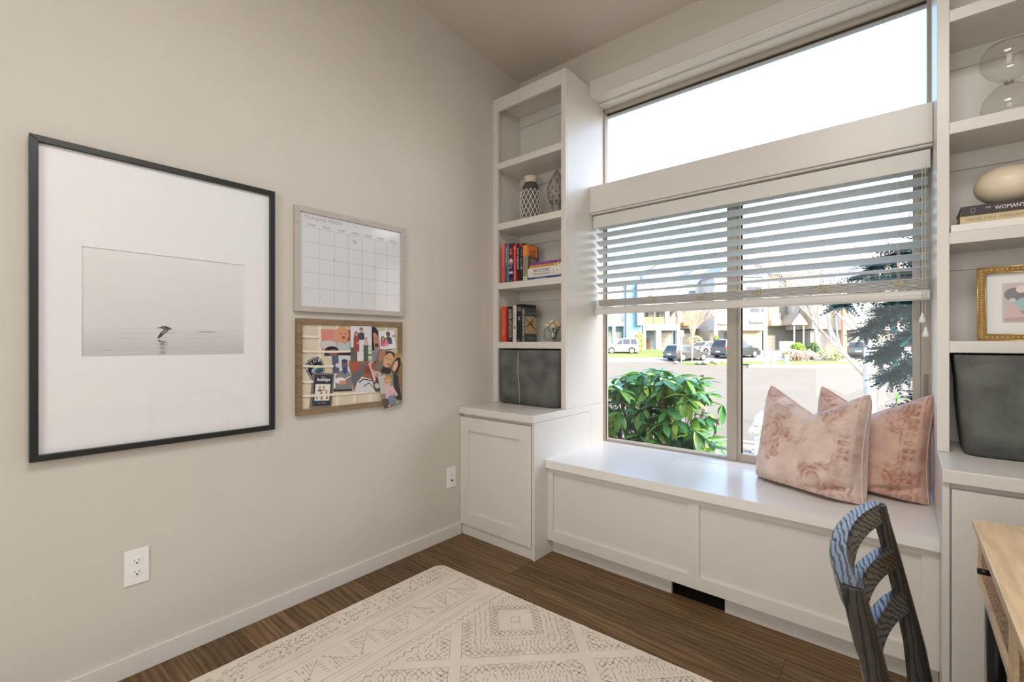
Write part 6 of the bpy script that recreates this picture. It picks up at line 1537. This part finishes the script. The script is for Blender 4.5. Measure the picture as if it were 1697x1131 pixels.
LEAVES = [leaf_mesh(k, 0.17 + 0.015 * (k % 3), 0.05 + 0.09 * (k % 4)) for k in range(5)]
rs_ = random.Random(17)
rb0 = thing('rhododendron', 'large-leaved green rhododendron bush close outside the left pane', 'bush', (0.55, 3.55, GZ))
whorls = []
def top_of(x): return 0.95 - 0.22 * abs(x - 0.70) ** 1.5 - (0.50 if x > 1.17 else 0.0) - (0.55 * max(0, x - 0.98) if x <= 1.17 else 0)
for k in range(430):
    x = rs_.uniform(-0.15, 1.36); y_ = 3.10 + 0.75 * rs_.random() ** 1.3; tp = top_of(x) + rs_.uniform(-0.07, 0.05)
    z = tp - rs_.uniform(0, 1.15) ** 1.2 if k % 4 else tp - rs_.uniform(0, 0.07)
    if k >= 330: y_ = rs_.uniform(3.06, 3.30); z = rs_.uniform(0.28, 0.72); x = rs_.uniform(-0.1, 1.15)
    if z < -0.30: continue
    if x > 1.02 and y_ > 3.50: continue
    whorls.append((x, y_, z))
items = []; stems = MB()
for x, y_, z in whorls:
    base = (0.55 + (x - 0.55) * 0.35, 3.75 + (y_ - 3.55) * 0.15, GZ); stems.tube([base, ((base[0] + x) / 2 + rs_.uniform(-.05, .05), (base[1] + y_) / 2, (GZ + z) / 2), (x, y_, z)], [0.008, 0.0045, 0.003], 4, caps=False)
    n = rs_.randint(6, 10); ph = rs_.uniform(0, 6.28)
    for i in range(n):
        q = ph + 2 * pi * i / n + rs_.uniform(-.25, .25); el = rs_.uniform(-1.15, 0.30); d = Vector((cos(q) * cos(el), sin(q) * cos(el), sin(el))); L_ = rs_.uniform(0.10, 0.155)
        c = Vector((x, y_, z)) + d * 0.008
        if c.y + d.y * L_ < 2.96: continue
        side_ = Vector((0, 0, 1)).cross(d); side_ = side_.normalized() if side_.length > 0.05 else Vector((1, 0, 0)); up_ = d.cross(side_).normalized()
        roll = rs_.uniform(-.4, .4); side_ = side_ * cos(roll) + up_ * sin(roll); up_ = d.cross(side_).normalized()
        Mx = Matrix(((d.x, side_.x, up_.x, c.x), (d.y, side_.y, up_.y, c.y), (d.z, side_.z, up_.z, c.z), (0, 0, 0, 1))) @ Matrix.Scale(L_, 4)
        items.append((c.y, Mx, rs_.choice((0, 0, 1, 1, 2, 2, 3, 4))))
stems.build('stems', M_RST, rb0, recalc=False)
items.sort(key=lambda q: q[0]); off = Matrix.Translation((-0.55, -3.55, -GZ)); rest = MB()
for k, (yy, Mx, mi) in enumerate(items):
    if k < 295:
        o = bpy.data.objects.new('leaf', LEAVES[mi]); COL.objects.link(o); o.parent = rb0; o.matrix_local = off @ Mx
    else:
        me = LEAVES[mi]; rest.add([Mx @ v.co for v in me.vertices], [tuple(p_.vertices) for p_ in me.polygons], mi, True)
if rest.v: tag(rest.build('foliage', M_RH, rb0, recalc=False), kind='stuff')
# sprig right of the pillows
t = thing('seedling', 'single leafy sprig rising behind the terracotta pillow', 'plant', (2.095, 4.0, GZ))
MB().tube([(2.095, 4.0, GZ), (2.10, 4.0, 0.3), (2.096, 4.0, 0.825)], [0.008, 0.006, 0.004], 6).build('stem', M_RH[0], t)
for q, el, L_ in ((2.9, 0.0 - .35, 0.075), (0.2, -0.02, 0.075), (1.6, 0.9, 0.06), (4.6, 0.3, 0.06)):
    d = Vector((cos(q) * cos(el), sin(q) * cos(el), sin(el))); side_ = Vector((0, 0, 1)).cross(d).normalized(); up_ = d.cross(side_); c = Vector((2.096, 4.0, 0.825))
    o = bpy.data.objects.new('leaf', LEAVES[1]); COL.objects.link(o); o.parent = t
    o.matrix_local = Matrix.Translation((-2.095, -4.0, -GZ)) @ Matrix(((d.x, side_.x, up_.x, c.x), (d.y, side_.y, up_.y, c.y), (d.z, side_.z, up_.z, c.z), (0, 0, 0, 1))) @ Matrix.Scale(L_, 4)
# cedar boughs hanging in from the right
M_CED = [mat('cedar_leaf_a', S(22, 66, 70), 0.9, spec=0.1), mat('cedar_leaf_b', S(34, 84, 84), 0.9, spec=0.1), mat('cedar_leaf_c', S(16, 50, 58), 0.9, spec=0.1)]
cx0, cy0 = 3.35, 6.6
t = thing('cedar_tree', 'blue-green cedar with drooping boughs at the right of the window', 'tree', (cx0, cy0, GZ)); MB().tube([(cx0, cy0, GZ), (cx0, cy0, 2.5), (cx0, cy0, 4.2)], [0.16, 0.12, 0.03], 10).build('trunk', mat('cedar_bark', S(96, 76, 62), 0.9), t)
rc = random.Random(23)
def bough(p0, p1, w, n):
    m = MB(); A_, B_ = Vector(p0), Vector(p1); ax = (B_ - A_); 
    def P(u): return A_ + ax * u + Vector((0, 0, 0.16 * sin(pi * u) - 0.10 * u * u))
    m.tube([P(i / 8) for i in range(9)], [0.02 * (1 - 0.85 * i / 8) for i in range(9)], 5, caps=False)
    for k in range(n):
        u = rc.uniform(0.10, 1.02); c = P(min(1, u)); L_ = w * rc.uniform(0.35, 1.0) * (1.1 - 0.65 * u)
        q = rc.uniform(0, 2 * pi); d = (ax.normalized() * rc.uniform(0.5, 1.1) + Vector((cos(q), sin(q) * 0.9, rc.uniform(-0.75, 0.55)))).normalized()
        s_ = d.cross(Vector((rc.uniform(-1, 1), rc.uniform(-1, 1), 1))).normalized(); mi = rc.randint(1, 3)
        for j in range(7):                       # feathery spray: a stalk with short side needles
            v = j / 6; b_ = c + d * L_ * v + Vector((0, 0, -0.10 * L_ * v * v)); nl = L_ * 0.30 * (1.05 - 0.7 * v)
            for sg in (-1, 1):
                e = b_ + (s_ * sg * 0.9 + d * 0.8).normalized() * nl; wv = d * 0.016
                m.add([b_ - wv, b_ + wv, e + wv * 0.3], [(0, 1, 2)], mi)
    return tag(m.build('bough', [mat('cedar_bark', S(96, 76, 62), 0.9)] + M_CED, t, recalc=False), kind='stuff')
for p1, n in (((1.62, 6.15, 1.72), 300), ((1.82, 6.30, 1.42), 320), ((1.95, 5.95, 1.16), 320), ((2.02, 6.40, 0.92), 260), ((2.15, 6.1, 0.62), 240), ((1.98, 6.5, 1.66), 260), ((2.28, 6.2, 0.42), 180), ((2.2, 5.9, 1.35), 260), ((1.75, 6.6, 2.05), 240)):
    bough((cx0, cy0, p1[2] + 0.30), p1, 0.46, int(n * 2.6))
